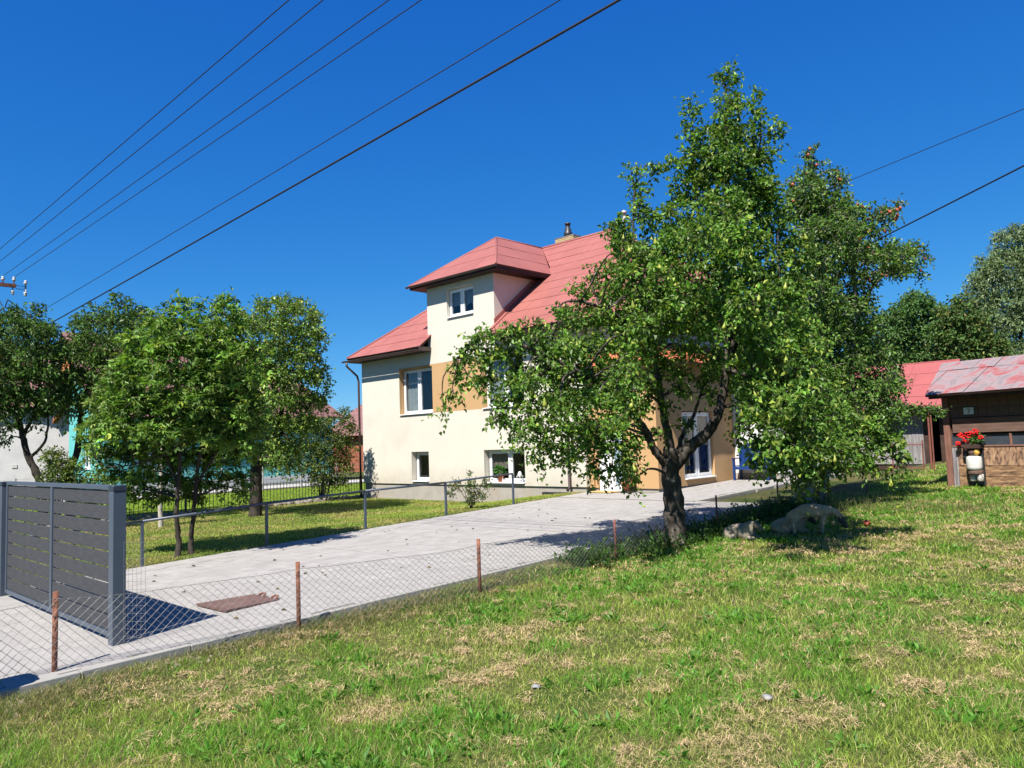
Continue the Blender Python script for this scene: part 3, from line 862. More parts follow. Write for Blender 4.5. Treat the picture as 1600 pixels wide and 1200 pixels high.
roof_slope(roof, [(-26.1, 27.6, 5.6), (-21.05, 22.55, 9.66), (-16.5, 22.55, 9.66), (-13.95, 24.68, 7.947), (-11.6, 27.6, 5.6)], M['roof_red'], joined=True, seed=9, **RS)
# eaves: fascia boards and soffits
for bx_ in (
        (-26.08, 17.56, 5.44, -21.45, 17.585, 5.55), (-26.08, 17.585, 5.44, -21.45, 17.999, 5.46),
        (-18.05, 17.56, 5.44, -11.62, 17.585, 5.55), (-18.05, 17.585, 5.44, -11.62, 17.999, 5.46),
        (-26.06, 18.0, 5.44, -25.801, 27.4, 5.46),
        (-26.085, 17.6, 5.44, -26.06, 27.5, 5.55),
        (-12.079, 18.0, 5.44, -11.65, 27.4, 5.46),
        (-11.65, 17.6, 5.44, -11.625, 27.5, 5.55),
        ):
    b = MB(); b.box(*bx_); hpart(b, 'fascia' if min(abs(bx_[0] - bx_[3]), abs(bx_[1] - bx_[4])) < .05 else 'soffit', M['trim'])
b = MB(); b.box(-21.46, 17.44, 5.45, -21.42, 17.998, 5.60); hpart(b, 'eave_end', M['gutter'])
b = MB(); b.prism([(-21.56, 17.45, 5.60), (-21.40, 17.45, 5.60), (-21.40, 17.999, 6.04), (-21.56, 17.999, 6.04)], (0, 0, .03)); hpart(b, 'eave_cap', M['roof_red'])


def gutter(x0, x1, y, z, parent=None, along='x', name='gutter'):
    g = MB(); n_ = 6; r_ = .062; vs = []; 
    for xx in (x0, x1):
        for k in range(n_ + 1):
            a = math.pi + math.pi * k / n_
            for rr_ in (r_, r_ - .006):
                o2, z2 = rr_ * math.cos(a), z + rr_ * math.sin(a)
                vs.append((xx, y + o2, z2) if along == 'x' else (y + o2, xx, z2))
    m_ = 2 * (n_ + 1); fs = []
    for k in range(n_):
        fs.append((2 * k, 2 * k + 2, m_ + 2 * k + 2, m_ + 2 * k)); fs.append((2 * k + 1, m_ + 2 * k + 1, m_ + 2 * k + 3, 2 * k + 3))
    fs += [(0, m_, m_ + 1, 1), (2 * n_, 2 * n_ + 1, m_ + 2 * n_ + 1, m_ + 2 * n_)]
    for e in (0, m_):
        fs.append(tuple(e + 2 * k for k in range(n_ + 1)))
    g.add(vs, fs)
    xx = x0 + .3
    while xx < x1:
        if along == 'x': g.box(xx - .012, y + .05, z - .01, xx + .012, 17.56 if y < 17.55 and z < 6 else y + .1, z + .006)
        xx += .9
    return hpart(g, name, M['gutter'])
gutter(-26.3, -21.5, 17.435, 5.515)
gutter(-18.02, -11.5, 17.435, 5.515)
gutter(-22.2, -17.5, 17.535, 7.875)
def downpipe(pts, r_=.045):
    d = MB(); d.tube(pts, r_, 8)
    for p_ in pts[2:]:
        pass
    return hpart(d, 'downpipe', M['gutter'])
downpipe([(-26.02, 17.435, 5.46), (-26.02, 17.435, 5.30), (-25.98, 17.9, 4.92), (-25.93, 17.93, 4.7), (-25.90, 17.93, .1)])
downpipe([(-15.05, 17.43, 5.46), (-15.05, 17.44, 5.3), (-15.05, 17.90, 4.95), (-15.05, 17.93, 4.7), (-15.05, 17.93, .62), (-15.07, 17.84, .52)])
b = MB(); b.box(-16.05, 17.78, .33, -15.1, 17.92, .47); hpart(b, 'drain_channel', M['black'])

# dormer roof
dr = MB()
for a, c in (((-19.85, 19.98, 9.68), (-19.85, 22.55, 9.68)), ((-19.85, 19.98, 9.68), (-17.55, 17.6, 7.915)), ((-19.85, 19.98, 9.68), (-22.15, 17.6, 7.915))): dr.tube([a, c], .035, 6)
drf = hpart(dr, 'dormer_roof', M['roof_red'])
roof_slope(drf, [(-22.15, 17.6, 7.9), (-17.55, 17.6, 7.9), (-19.85, 19.98, 9.66)], M['roof_red'], row=.98, width=2.2, seed=12, **RS)
roof_slope(drf, [(-17.55, 17.6, 7.9), (-17.55, 20.36, 7.9), (-19.85, 22.53, 9.66), (-19.85, 19.98, 9.66)], M['roof_red'], row=.98, width=.36, seed=13, gap=.016, **RS)
roof_slope(drf, [(-22.15, 17.6, 7.9), (-19.85, 19.98, 9.66), (-19.85, 22.53, 9.66), (-22.15, 20.36, 7.9)], M['roof_red'], row=.98, width=1.2, joined=True, seed=14, **RS)
b = MB()
b.box(-22.12, 17.62, 7.76, -17.58, 17.65, 7.87); b.box(-17.605, 17.65, 7.76, -17.58, 20.4, 7.87); b.box(-22.12, 17.65, 7.76, -22.095, 20.4, 7.87)
b.box(-22.09, 17.65, 7.76, -17.61, 17.999, 7.78); b.box(-18.099, 18.0, 7.76, -17.61, 20.3, 7.78); b.box(-22.09, 18.0, 7.76, -21.601, 20.3, 7.78)
b.build('soffit', M['trim'], drf)
b = MB(); b.prism([(-18.085, 17.95, 6.02), (-18.085, 20.3, 7.88), (-18.085, 20.3, 8.05), (-18.085, 17.95, 6.19)], (.03, 0, 0)); b.prism([(-18.06, 17.7, 5.80), (-18.06, 20.3, 7.90), (-17.93, 20.3, 7.90), (-17.93, 17.7, 5.80)], (0, 0, .02)); b.build('flashing', M['roof_red'], drf)

# orange tiled canopy round the tan extension
tr_ = bpy.data.objects.new('tiled_canopy', None); C.objects.link(tr_); tr_.parent = house; tr_.location = -HO
roof_slope(tr_, [(-14.44, 17.7, 4.15), (-11.5, 17.7, 4.15), (-12.08, 18.25, 4.75), (-14.44, 18.25, 4.75)], M['tile'], row=.22, width=.25, joined=True, sheet_name='tiles', jitter=.012, gap=.015, seed=20, **RS)
roof_slope(tr_, [(-11.5, 17.7, 4.15), (-11.5, 22.9, 4.15), (-12.08, 22.9, 4.75), (-12.08, 18.25, 4.75)], M['tile'], row=.22, width=.25, joined=True, sheet_name='tiles', jitter=.012, gap=.015, seed=21, **RS)

# chimney
ch = MB(); ch.box(-19.30, 22.72, 8.6, -18.40, 23.15, 9.94)
cho = hpart(ch, 'chimney', M['joint'])
bk = MB()
for k in range(16):
    z = 8.75 + k * .075; off = (k % 2) * .125
    x0 = -19.31 - off
    while x0 < -18.42:
        a_, c_ = max(-19.31, x0), min(-18.39, x0 + .238)
        if c_ > a_ + .03: bk.box(a_, 22.71, z, c_, 22.73, z + .064)
        x0 += .25
    for i in range(2):
        bk.box(-18.41, 22.735 + i * .21, z, -18.385, 22.735 + i * .21 + .195, z + .064)
bk.build('brick_courses', M['brick'], cho)['kind'] = 'stuff'
b = MB(); b.box(-19.32, 22.70, 9.94, -18.38, 23.17, 9.975); b.build('cap', M['stone'], cho)
b = MB(); b.lathe([(.17, 0), (.17, .18), (.13, .22), (.13, .34), (.09, .36), (.09, .5), (.12, .5), (.12, .56), (.02, .58)], (-18.82, 22.93, 9.975), 10); b.build('flue', M['black'], cho)
b = MB(); b.tube([(-15.9, 22.6, 9.6), (-15.9, 22.6, 10.15)], .06, 8); b.lathe([(.1, 0), (.1, .1), (.03, .14)], (-15.9, 22.6, 10.15), 8); hpart(b, 'roof_vent', M['concrete'])

# rear wing
b = MB()
b.box(-12.08, 22.651, .3, -10.62, 27, 3.6)
hpart(b, 'rear_wing', M['whitewall'])
b = MB(); b.box(-12.07, 22.64, .2, -10.605, 22.66, .82); b.box(-10.63, 22.66, .2, -10.605, 27, .82); hpart(b, 'wing_plinth', M['plinth'])
wr = bpy.data.objects.new('wing_roof', None); C.objects.link(wr); wr.parent = house; wr.location = -HO
roof_slope(wr, [(-12.07, 22.3, 3.62), (-10.3, 22.3, 3.62), (-10.3, 27.2, 3.62), (-12.07, 27.2, 4.2)][:3] + [(-12.07, 27.2, 3.62)], M['roof_red'], row=.6, width=1.2, joined=True, seed=30, **RS)

# things at the house
t = thing('blue_bench', 'blue painted wooden bench with arched back against the white wing wall', 'bench', (-11.30, 22.32, float(Dz(22.3)) + .0))
b = MB()
n_ = 9
for i in range(n_):
    x0 = -.52 + i * 1.04 / n_
    xc = x0 + .055; hh = .98 + .16 * math.sqrt(max(0, 1 - (xc / .56) ** 2))
    s = MB(); s.box(x0 + .004, .22, .5, x0 + 1.04 / n_ - .004, .245, hh); s.build('back_slat', M['blue'], t)
for i in range(4):
    s = MB(); s.box(-.56, -.22 + i * .11, .43, .56, -.12 + i * .11, .455); s.build('seat_slat', M['blue'], t)
for sx in (-1, 1):
    s = MB(); s.box(sx * .55 - .03, .2, 0, sx * .55 + .03, .26, 1.02); s.box(sx * .55 - .03, -.24, 0, sx * .55 + .03, -.18, .66); s.box(sx * .55 - .04, -.27, .66, sx * .55 + .04, .2, .69); s.build('side_frame', M['blue'], t)
s = MB(); s.box(-.56, .205, .46, .56, .22, .54); s.box(-.55, -.23, .33, .55, -.2, .42); s.build('cross_rail', M['blue'], t)

t = inst('doormat', None) if False else None
b = MB(); b.box(-.42, -.25, 0, .42, .25, .025, .006)
dm = b.build('doormat', M['coir'], None, (-13.72, 17.9, float(Dz(17.9)) + .006)); tag(dm, 'ochre coir doormat lying in front of the white door', 'doormat')


def leafset(pos, dirs, size, col, width=.5, fold=.25, nrm=None):
    """Folded diamond leaves. pos,dirs (N,3); size (N,); col (N,3) -> verts, tris, colours."""
    N_ = len(pos)
    d = dirs / (np.linalg.norm(dirs, axis=1, keepdims=True) + 1e-9)
    if nrm is None: nrm = RNG.normal(size=(N_, 3)) + np.array([0, 0, .9]) + np.array(SUN) * .5
    s = np.cross(d, nrm); s /= (np.linalg.norm(s, axis=1, keepdims=True) + 1e-9)
    n2 = np.cross(s, d)
    L_ = size[:, None]
    droop = RNG.uniform(.0, .22, (N_, 1))
    base = pos; tip = pos + d * L_ - n2 * L_ * droop
    mid = pos + d * L_ * .5
    a = mid + s * L_ * width * .5 + n2 * L_ * fold * RNG.uniform(.3, 1, (N_, 1)); c_ = mid - s * L_ * width * .5 + n2 * L_ * fold * RNG.uniform(.3, 1, (N_, 1))
    v = np.stack([base, a, tip, c_], 1).reshape(-1, 3)
    k = np.arange(N_)[:, None] * 4
    tri = np.concatenate([k + np.array([[0, 1, 2]]), k + np.array([[0, 2, 3]])], 0)
    return v, tri, np.repeat(col, 4, axis=0)


def small_plant(parent, name, c, r, n, size, colr, up=.4, m='leaf'):
    P_ = RNG.normal(size=(n, 3)); P_ /= np.linalg.norm(P_, axis=1, keepdims=True)
    rad = RNG.uniform(.3, 1, (n, 1))
    pos = np.array(c) + P_ * rad * np.array(r)
    d = P_ + RNG.normal(size=(n, 3)) * .5 + np.array([0, 0, up])
    col = np.array(colr) * RNG.uniform(.6, 1.4, (n, 1))
    v, tr, cc = leafset(pos, d, RNG.uniform(.6, 1.2, n) * size, col)
    return inst(name, fast_mesh(name, v, tris=tr, col=cc, mats=[M[m]]), parent)


zs = .735
t = thing('potted_herb', 'small green plant in a brown pot on the lower window sill', 'potted plant', (-18.12, 18.06, zs))
b = MB(); b.lathe([(.07, 0), (.10, .19), (.115, .19), (.115, .23), (.09, .23), (.08, .2)], (0, 0, 0), 12); b.build('pot', M['terracotta'], t)
b = MB()
for k in range(6): b.tube([(0, 0, .2), (.08 * math.cos(k), .05 * math.sin(k), .36)], .005, 4)
b.build('stem', M['birchbark'], t)
small_plant(t, 'foliage', (0, 0, .40), (.24, .13, .17), 90, .12, (.06, .17, .03))
t = thing('white_lantern', 'small white lantern with domed roof on the lower window sill', 'lantern', (-17.2, 18.02, zs))
b = MB(); b.box(-.075, -.07, 0, .075, .07, .02); 
for sx in (-.065, .065):
    for sy in (-.06, .06): b.box(sx - .008, sy - .008, .02, sx + .008, sy + .008, .2)
b.box(-.085, -.08, .2, .085, .08, .215); b.build('frame', M['white'], t)
b = MB(); b.lathe([(.085, .215), (.065, .28), (.045, .33), (.02, .36)], (0, 0, 0), 10); b.build('roof', M['white'], t)
b = MB(); b.lathe([(.03, .02), (.03, .11), (.004, .115)], (0, 0, 0), 8); b.build('candle', M['enamel'], t)
t = thing('white_ornament', 'low white openwork ornament beside the brown pot on the window sill', 'ornament', (-17.83, 18.03, zs))
b = MB(); b.box(-.18, -.02, 0, .16, .02, .018); b.build('base', M['white'], t)
for k in range(7):
    b = MB(); x0 = -.165 + k * .048; hh = (.12, .07, .07, .12, .07, .09, .07)[k]
    b.box(x0, -.014, .018, x0 + .012, .014, .018 + hh); b.tube([(x0 + .012, 0, .035), (x0 + .03, 0, .03), (x0 + .038, 0, .05), (x0 + .028, 0, .075), (x0 + .012, 0, .07)], .007, 5); b.build('scroll', M['white'], t)
t = thing('door_plant', 'tall leafy potted plant in a terracotta pot beside the front door', 'potted plant', (-13.0, 18.0, float(Dz(18)) + .005))
b = MB(); b.lathe([(.19, 0), (.19, .03), (.17, .035)], (0, 0, 0), 14); b.build('saucer', M['black'], t)
b = MB(); b.lathe([(.12, .03), (.165, .24), (.185, .24), (.185, .29), (.155, .29), (.15, .25)], (0, 0, 0), 14); b.build('pot', M['terracotta'], t)
b = MB(); b.tube([(0, 0, .2), (.01, 0, .6), (-.01, .01, 1.05)], .012, 5); b.build('stem', M['birchbark'], t)
small_plant(t, 'foliage', (0, 0, .74), (.19, .17, .5), 130, .17, (.045, .12, .02), -.2)

# ------------------------------------------------------------------ trees
def polyline(pts, n=5, wob=.0, seed=0):
    """Smooth (Catmull-Rom) limb through given points."""
    P_ = [Vector(p) for p in pts]; rr = random.Random(seed); out = []
    for i in range(len(P_) - 1):
        p0 = P_[max(i - 1, 0)]; p1 = P_[i]; p2 = P_[i + 1]; p3 = P_[min(i + 2, len(P_) - 1)]
        for k in range(n):
            t = k / n
            q_ = .5 * ((2 * p1) + (p2 - p0) * t + (2 * p0 - 5 * p1 + 4 * p2 - p3) * t * t + (3 * p1 - p0 - 3 * p2 + p3) * t ** 3)
            out.append(q_ + Vector((rr.uniform(-1, 1), rr.uniform(-1, 1), rr.uniform(-1, 1))) * wob)
    out.append(P_[-1])
    return out


def lerp_r(r0, r1, n): return [r0 + (r1 - r0) * (i / max(1, n - 1)) ** .8 for i in range(n)]


MAPLE = False
def crown_leaves(puffs, n_twigs, leaf, twig_len, per_twig, base_col, alt_col, alt_p, width=.55, seed=1, shape='leaf', hang=.35, inner=0.35, density_pow=1.0, colvar=.3):
    """Twigs spread through each clump's volume, leaves set along them."""
    rg = np.random.default_rng(seed)
    vol = np.array([max(p[3] * p[4] * p[5], 1e-6) ** (2 / 3 * density_pow) * (p[7] if len(p) > 7 else 1) for p in puffs])
    cnt = np.maximum(3, np.round(n_twigs * vol / vol.sum())).astype(int)
    pos = []; dr_ = []; sz = []; cl = []; twigs = []
    for p, c in zip(puffs, cnt):
        ctr = np.array(p[:3]); rad = np.array(p[3:6]); up = p[6] if len(p) > 6 else .2
        u = rg.normal(size=(c, 3)); u /= np.linalg.norm(u, axis=1, keepdims=True)
        rr = rg.uniform(inner, 1.0, (c, 1)) ** .6
        st = ctr + u * rad * rr * .92
        d = u * .8 + rg.normal(size=(c, 3)) * .45 + np.array([0, 0, up])
        d /= np.linalg.norm(d, axis=1, keepdims=True)
        ln = rg.uniform(.5, 1.2, (c, 1)) * twig_len
        tone = rg.normal(0, colvar, (c, 1))
        for j in range(per_twig):
            t = (j + rg.uniform(0, 1, (c, 1))) / per_twig
            q_ = st + d * ln * (t - .4) - np.array([0, 0, 1]) * (hang * ln * t * t)
            ld = d * .5 + rg.normal(size=(c, 3)) * .7 - np.array([0, 0, hang])
            col = np.where(rg.random((c, 1)) < alt_p, np.array(alt_col), np.array(base_col)) * np.exp(tone + rg.normal(0, .22, (c, 1)))
            pos.append(q_ + rg.normal(size=(c, 3)) * leaf * .35); dr_.append(ld); sz.append(rg.uniform(.65, 1.15, c) * leaf); cl.append(col)
        twigs.append((st - d * ln * .5, st + d * ln * .6 - np.array([0, 0, 1]) * (hang * ln * .36)))
    pos = np.concatenate(pos); dr_ = np.concatenate(dr_); sz = np.concatenate(sz); cl = np.clip(np.concatenate(cl), 0, .6)
    global RNG
    if shape == 'maple':
        vv = []; tt = []; cc = []; off = 0
        nrm = RNG.normal(size=(len(pos), 3)) * .6 + np.array([0, 0, 1.1]) + np.array(SUN) * .4
        d = dr_ / (np.linalg.norm(dr_, axis=1, keepdims=True) + 1e-9)
        s = np.cross(d, nrm); s /= (np.linalg.norm(s, axis=1, keepdims=True) + 1e-9)
        for a, k in ((0, 1.0), (.95, .85), (-.95, .85)):
            dd = d * math.cos(a) + s * math.sin(a)
            v, t3, c3 = leafset(pos, dd, sz * k, cl, .42, .12, nrm)
            vv.append(v); tt.append(t3 + off); cc.append(c3); off += len(v)
        return np.concatenate(vv), np.concatenate(tt), np.concatenate(cc), twigs
    v, t3, c3 = leafset(pos, dr_, sz, cl, width, .3)
    return v, t3, c3, twigs


def twig_mesh(mb_, twigs, r_=.006, frac=1.0):
    for A, B in twigs:
        for a, c in zip(A, B):
            if random.random() < frac: mb_.tube([Vector(a), Vector(c)], [r_, r_ * .4], 3, False)


def tree(name, label, cat, base, limbs, puffs, crown, bark, leafm, group=None, twig_r=.006, twig_frac=.6, links=True, sides=9, wob=.012):
    t = thing(name, label, cat, base, 0, group)
    B = Vector(base)
    mb_ = MB(); nodes = []
    for li, (pts, r0, r1) in enumerate(limbs):
        pl = polyline(pts, 6, wob, li)
        rr = lerp_r(r0, r1, len(pl))
        if r0 > .08:
            rr = [q_ * (1 + .07 * math.sin(i * 1.7 + li)) for i, q_ in enumerate(rr)]
        mb_.tube([p - B for p in pl], rr, sides if r0 > .04 else 6)
        nodes += list(zip(pl, rr))
    if links:
        for p in puffs:
            c = Vector(p[:3])
            q_, r_ = min(nodes, key=lambda nd: (nd[0] - c).length + max(0, nd[0].z - c.z) * .6)
            if (q_ - c).length > .15:
                m_ = (q_ + c) / 2 + Vector((random.uniform(-.1, .1), random.uniform(-.1, .1), .12))
                pl = polyline([q_, m_, c], 4, .015, 1)
                mb_.tube([v_ - B for v_ in pl], lerp_r(min(r_ * .7, .035), .008, len(pl)), 5)
                ex = c + Vector((random.uniform(-1, 1) * p[3], random.uniform(-1, 1) * p[4], random.uniform(0, 1) * p[5]))
                mb_.tube([c - B, (c + ex) / 2 - B, ex - B], [.008, .006, .003], 4)
    v, t3, c3, twigs = crown_leaves(puffs, **crown)
    twig_mesh(mb_, [(a - np.array(B), c - np.array(B)) for a, c in twigs], twig_r, twig_frac)
    mb_.build('trunk', bark, t, fix=False)
    inst('crown', fast_mesh('crown', v - np.array(B), tris=t3, col=c3, mats=[leafm]), t)
    return t


def puffs_px(lst, depth, zscale=1.0, up=.2):
    """Clumps given as (px, py, rx, ry, depth offset[, up][, weight]) in photograph pixels -> metres."""
    out = []
    k0 = None
    for e in lst:
        px, py, rx, ry, dz = e[:5]
        d = depth + dz; k = d / 1200
        p = at(px, py, d)
        rh = rx * k; rv = ry * k
        out.append((p.x, p.y, p.z, rh, rh * zscale if zscale != 1 else max(rh, rv * .8), rv, e[5] if len(e) > 5 else up, e[6] if len(e) > 6 else 1.0))
    return out


def deepen(lst, cx, half, amount, clear=None, keep=0):
    """Gives a crown its thickness: copies of clumps nearer and farther than the middle sheet."""
    rr = random.Random(len(lst)); out = list(lst)
    for e in lst:
        px, py, rx, ry, dz = e[:5]
        u = max(0, 1 - ((px - cx) / half) ** 2) ** .5 * amount
        for sg in (-1, 1):
            d = sg * u * rr.uniform(.45, 1.0)
            jx, jy = px + (cx - px) / half * rr.uniform(0, .8) * rx + rr.uniform(-.25, .25) * rx, py + rr.uniform(-.1, .45) * ry
            if py < 330: d *= .3
            if cx > 1000 and py < 450 and rr.random() < .5: continue
            if cx > 1000 and px < 960 and rr.random() < .6: continue
            if abs(d) < .25 or (clear and clear[0] < jx < clear[2] and clear[1] < jy < clear[3]) or min(rx, ry) < keep: continue
            out.append((jx, jy, rx * .82, ry * .85, dz + d) + tuple(e[5:]))
    return out


def limb_px(lst, depth, r0, r1):
    return ([at(px, py, depth + dz) for px, py, dz in lst], r0, r1)


# --- the pear tree in front of the house
PD = 12.84
base = Vector((-7.07, 11.08, gz(-7.07, 11.08)))
pear_limbs = [
    ([base + Vector((0, 0, -.1)), at(1054, 820, PD), at(1052, 780, PD), at(1047, 735, PD), at(1050, 700, PD)], .215, .135),
    limb_px([(1050, 735, 0), (1030, 712, -.05), (1016, 690, -.1), (1000, 660, -.3), (960, 620, -.5), (900, 580, -.7), (830, 545, -.8), (760, 525, -.8), (715, 560, -.8)], PD, .085, .02),
    limb_px([(1050, 715, 0), (1041, 665, .1), (1030, 610, .1), (1022, 540, .2), (1005, 460, .1), (990, 380, 0), (992, 290, 0)], PD, .085, .012),
    limb_px([(1055, 725, 0), (1075, 702, -.05), (1105, 676, -.1), (1122, 645, -.1), (1132, 590, 0), (1142, 510, 0), (1146, 420, 0), (1140, 330, 0), (1136, 230, 0), (1133, 130, 0)], PD, .125, .014),
    limb_px([(1060, 705, 0), (1068, 675, .1), (1082, 652, .15), (1090, 630, .15), (1100, 600, .3)], PD, .045, .02),
    limb_px([(1138, 545, 0), (1180, 500, -.2), (1215, 450, -.2), (1215, 370, -.1)], PD, .06, .012),
    limb_px([(1133, 575, 0), (1180, 590, -.4), (1240, 610, -.8), (1310, 640, -1.0), (1370, 670, -1.0), (1400, 720, -1.0)], PD, .06, .012),
    limb_px([(1142, 480, 0), (1100, 420, .2), (1090, 330, .2), (1083, 200, .2)], PD, .05, .01),
    limb_px([(1144, 420, 0), (1165, 330, 0), (1185, 240, 0), (1190, 170, 0)], PD, .04, .008),
    limb_px([(1020, 540, .2), (960, 490, -.2), (900, 470, -.4), (870, 480, -.4)], PD, .04, .01),
    limb_px([(1016, 690, -.1), (985, 680, -.4), (940, 690, -.5), (900, 720, -.5)], PD, .03, .008),
    limb_px([(1180, 590, -.4), (1200, 640, -.7), (1240, 690, -.9), (1260, 750, -.9)], PD, .03, .008),
]
pp = [
    # spires and top
    (1135, 118, 16, 26, 0, .6), (1138, 160, 22, 24, 0, .4), (1128, 205, 32, 30, 0, .3), (1140, 235, 34, 24, 0),
    (1081, 165, 10, 20, .1, .8), (1084, 205, 15, 28, .1, .5), (1086, 245, 22, 26, .1), (1181, 160, 12, 22, 0, .8), (1176, 200, 18, 25, 0, .4), (1208, 205, 12, 22, 0, .6), (1198, 235, 18, 22, 0),
    (1175, 245, 25, 20, .1), (1110, 265, 35, 25, .1), (1160, 280, 38, 28, 0), (1045, 258, 24, 10, .1, -.1), (1022, 257, 8, 8, .1),
    (1080, 295, 38, 28, .2), (1185, 300, 38, 32, .3), (1130, 315, 45, 30, -.2), (1055, 330, 30, 28, .2),
    (992, 275, 10, 22, 0, .8), (998, 312, 14, 24, 0, .5), (1008, 345, 18, 24, 0), (963, 345, 11, 18, -.1, .7), (972, 372, 20, 20, 0, .5),
    (1055, 365, 38, 26, .3), (1105, 360, 42, 30, -.3), (1160, 355, 48, 32, .2), (1215, 345, 32, 32, .2), (1040, 395, 30, 24, .1),
    (1000, 395, 24, 22, .1), (975, 420, 28, 22, .1), (1030, 425, 36, 26, .3), (1085, 410, 42, 30, .0), (1140, 405, 44, 34, -.4), (1195, 400, 46, 36, .1), (1245, 395, 28, 32, .3),
    (935, 425, 18, 18, 0, .4), (950, 455, 30, 22, 0), (1005, 462, 36, 24, .2), (1060, 460, 40, 26, -.2), (1115, 455, 42, 30, .3), (1170, 455, 44, 34, -.3), (1225, 450, 40, 36, .2), 
    (905, 458, 16, 20, -.2, .5), (885, 490, 22, 20, -.3, .4), (925, 492, 32, 22, -.2), (980, 500, 36, 24, 0), (1035, 500, 34, 22, .3), (1085, 500, 34, 24, 0), (1135, 500, 34, 28, .3), (1190, 505, 42, 34, -.2), (1240, 505, 36, 36, 0),
    # left arm and its hanging tip
    (845, 512, 24, 13, -.6, .1), (805, 518, 26, 14, -.7), (770, 522, 24, 16, -.8), (742, 536, 18, 18, -.8, -.1), (725, 560, 16, 20, -.8, -.4), (714, 590, 13, 18, -.8, -.6), (703, 618, 10, 14, -.8, -.7), (692, 642, 6, 9, -.8, -.8),
    (790, 552, 30, 18, -.7), (755, 560, 20, 18, -.8), (835, 548, 32, 18, -.6), (880, 535, 32, 20, -.5), (935, 535, 36, 22, -.3), (990, 540, 36, 20, .1), (770, 590, 18, 20, -.8, -.3), (745, 600, 14, 18, -.8, -.3),
    (815, 590, 28, 20, -.7), (865, 580, 36, 22, -.6), (920, 575, 36, 22, -.5), (975, 580, 34, 22, -.3), (1030, 565, 28, 16, .2), (1075, 545, 28, 16, .1), 
    (790, 630, 20, 16, -.8, -.2), (775, 655, 16, 14, -.8, -.3), (830, 628, 32, 20, -.7), (880, 622, 36, 22, -.6), (930, 618, 34, 22, -.6), (975, 622, 28, 20, -.4), (1015, 600, 20, 16, 0),
    (815, 665, 30, 18, -.8, -.2), (860, 662, 34, 20, -.7), (905, 662, 34, 20, -.7), (950, 660, 30, 20, -.6), (990, 650, 20, 16, -.4), (1010, 625, 14, 14, -.1),
    (850, 698, 26, 16, -.8, -.3), (890, 700, 28, 18, -.8, -.3), (930, 695, 26, 18, -.7, -.2), (965, 692, 24, 18, -.6, -.2), (995, 690, 14, 14, -.5),
    (836, 720, 11, 12, -.8, -.6), (885, 722, 12, 14, -.8, -.6), (925, 728, 12, 18, -.7, -.8), (955, 735, 12, 18, -.7, -.8), (985, 720, 15, 20, -.6, -.6), (935, 745, 7, 9, -.7, -.8), (990, 745, 8, 12, -.6, -.8), (808, 690, 9, 10, -.8, -.6),
    # small tufts about the fork
    (1075, 660, 12, 12, .1), (1112, 620, 14, 12, .2), (1040, 630, 12, 14, 0), (1030, 680, 10, 14, -.1), (1062, 610, 16, 14, .1), (1095, 590, 18, 14, .3), (1055, 580, 20, 14, .2), (1120, 560, 22, 20, .2),
    # right side, hanging towards the meadow
    (1165, 550, 32, 24, .2), (1160, 590, 26, 22, .1), (1215, 555, 38, 28, -.3), (1265, 545, 32, 26, -.3), (1190, 600, 30, 24, -.5), (1240, 600, 36, 26, -.7), (1285, 590, 28, 24, -.7),
    (1175, 640, 26, 20, -.7), (1160, 675, 15, 18, -.7, -.2), (1210, 645, 34, 24, -.8), (1255, 650, 38, 26, -1), (1305, 645, 34, 22, -1), (1345, 660, 26, 18, -1), (1180, 690, 18, 18, -.8, -.2),
    (1205, 690, 30, 22, -.9, -.1), (1250, 698, 38, 24, -1, -.1), (1300, 695, 38, 22, -1), (1345, 698, 32, 18, -1), (1385, 690, 26, 15, -1), (1405, 712, 16, 14, -1, -.3), (1190, 725, 12, 14, -.9, -.5),
    (1225, 728, 22, 14, -.9, -.3), (1262, 735, 28, 14, -1, -.3), (1300, 728, 24, 12, -1, -.3), (1345, 722, 26, 10, -1, -.3), (1245, 755, 12, 12, -.9, -.6), (1285, 750, 10, 10, -1, -.6), (1395, 740, 9, 12, -1, -.5), (1175, 720, 6, 12, -.8, -.7),
]
pear_p = puffs_px(deepen(pp, 1120, 440, 2.1, (985, 592, 1150, 900), 20), PD)
pear = tree('pear_tree', 'large spreading pear tree full of fruit, with forked trunk beside the chain link fence', 'tree', base, pear_limbs, pear_p,
            dict(n_twigs=6300, leaf=.090, twig_len=.34, per_twig=11, base_col=(.104, .198, .030), alt_col=(.23, .29, .052), alt_p=.15, width=.62, seed=11, hang=.42, colvar=.28), M['bark'], M['leaf'], twig_frac=.5)
# pears hanging in it
pb = MB(); pb.lathe([(.004, .062), (.010, .045), (.016, .02), (.027, -.012), (.032, -.034), (.026, -.056), (.010, -.066)], (0, 0, 0), 8); pb.tube([(0, 0, .06), (.004, 0, .10)], .003, 4)
pear_me = pb.mesh('pear', M['pear'])
low = [p for p in pear_p if p[2] < 5.6]
rgp = random.Random(3)
for i in range(230):
    p = rgp.choice(low)
    d = Vector((rgp.gauss(0, 1), rgp.gauss(0, 1), rgp.gauss(0, .7)))
    d.normalize()
    if rgp.random() < .6: d = (d - CAM_F * .9).normalized()
    q_ = Vector((p[0] + d.x * p[3] * .95, p[1] + d.y * p[4] * .95, p[2] + d.z * p[5] - .04)) - base
    s = rgp.uniform(.75, 1.12)
    inst('pear', pear_me, pear, q_, (rgp.uniform(-.3, .3), rgp.uniform(-.3, .3), rgp.uniform(0, 6)), (s, s, s))

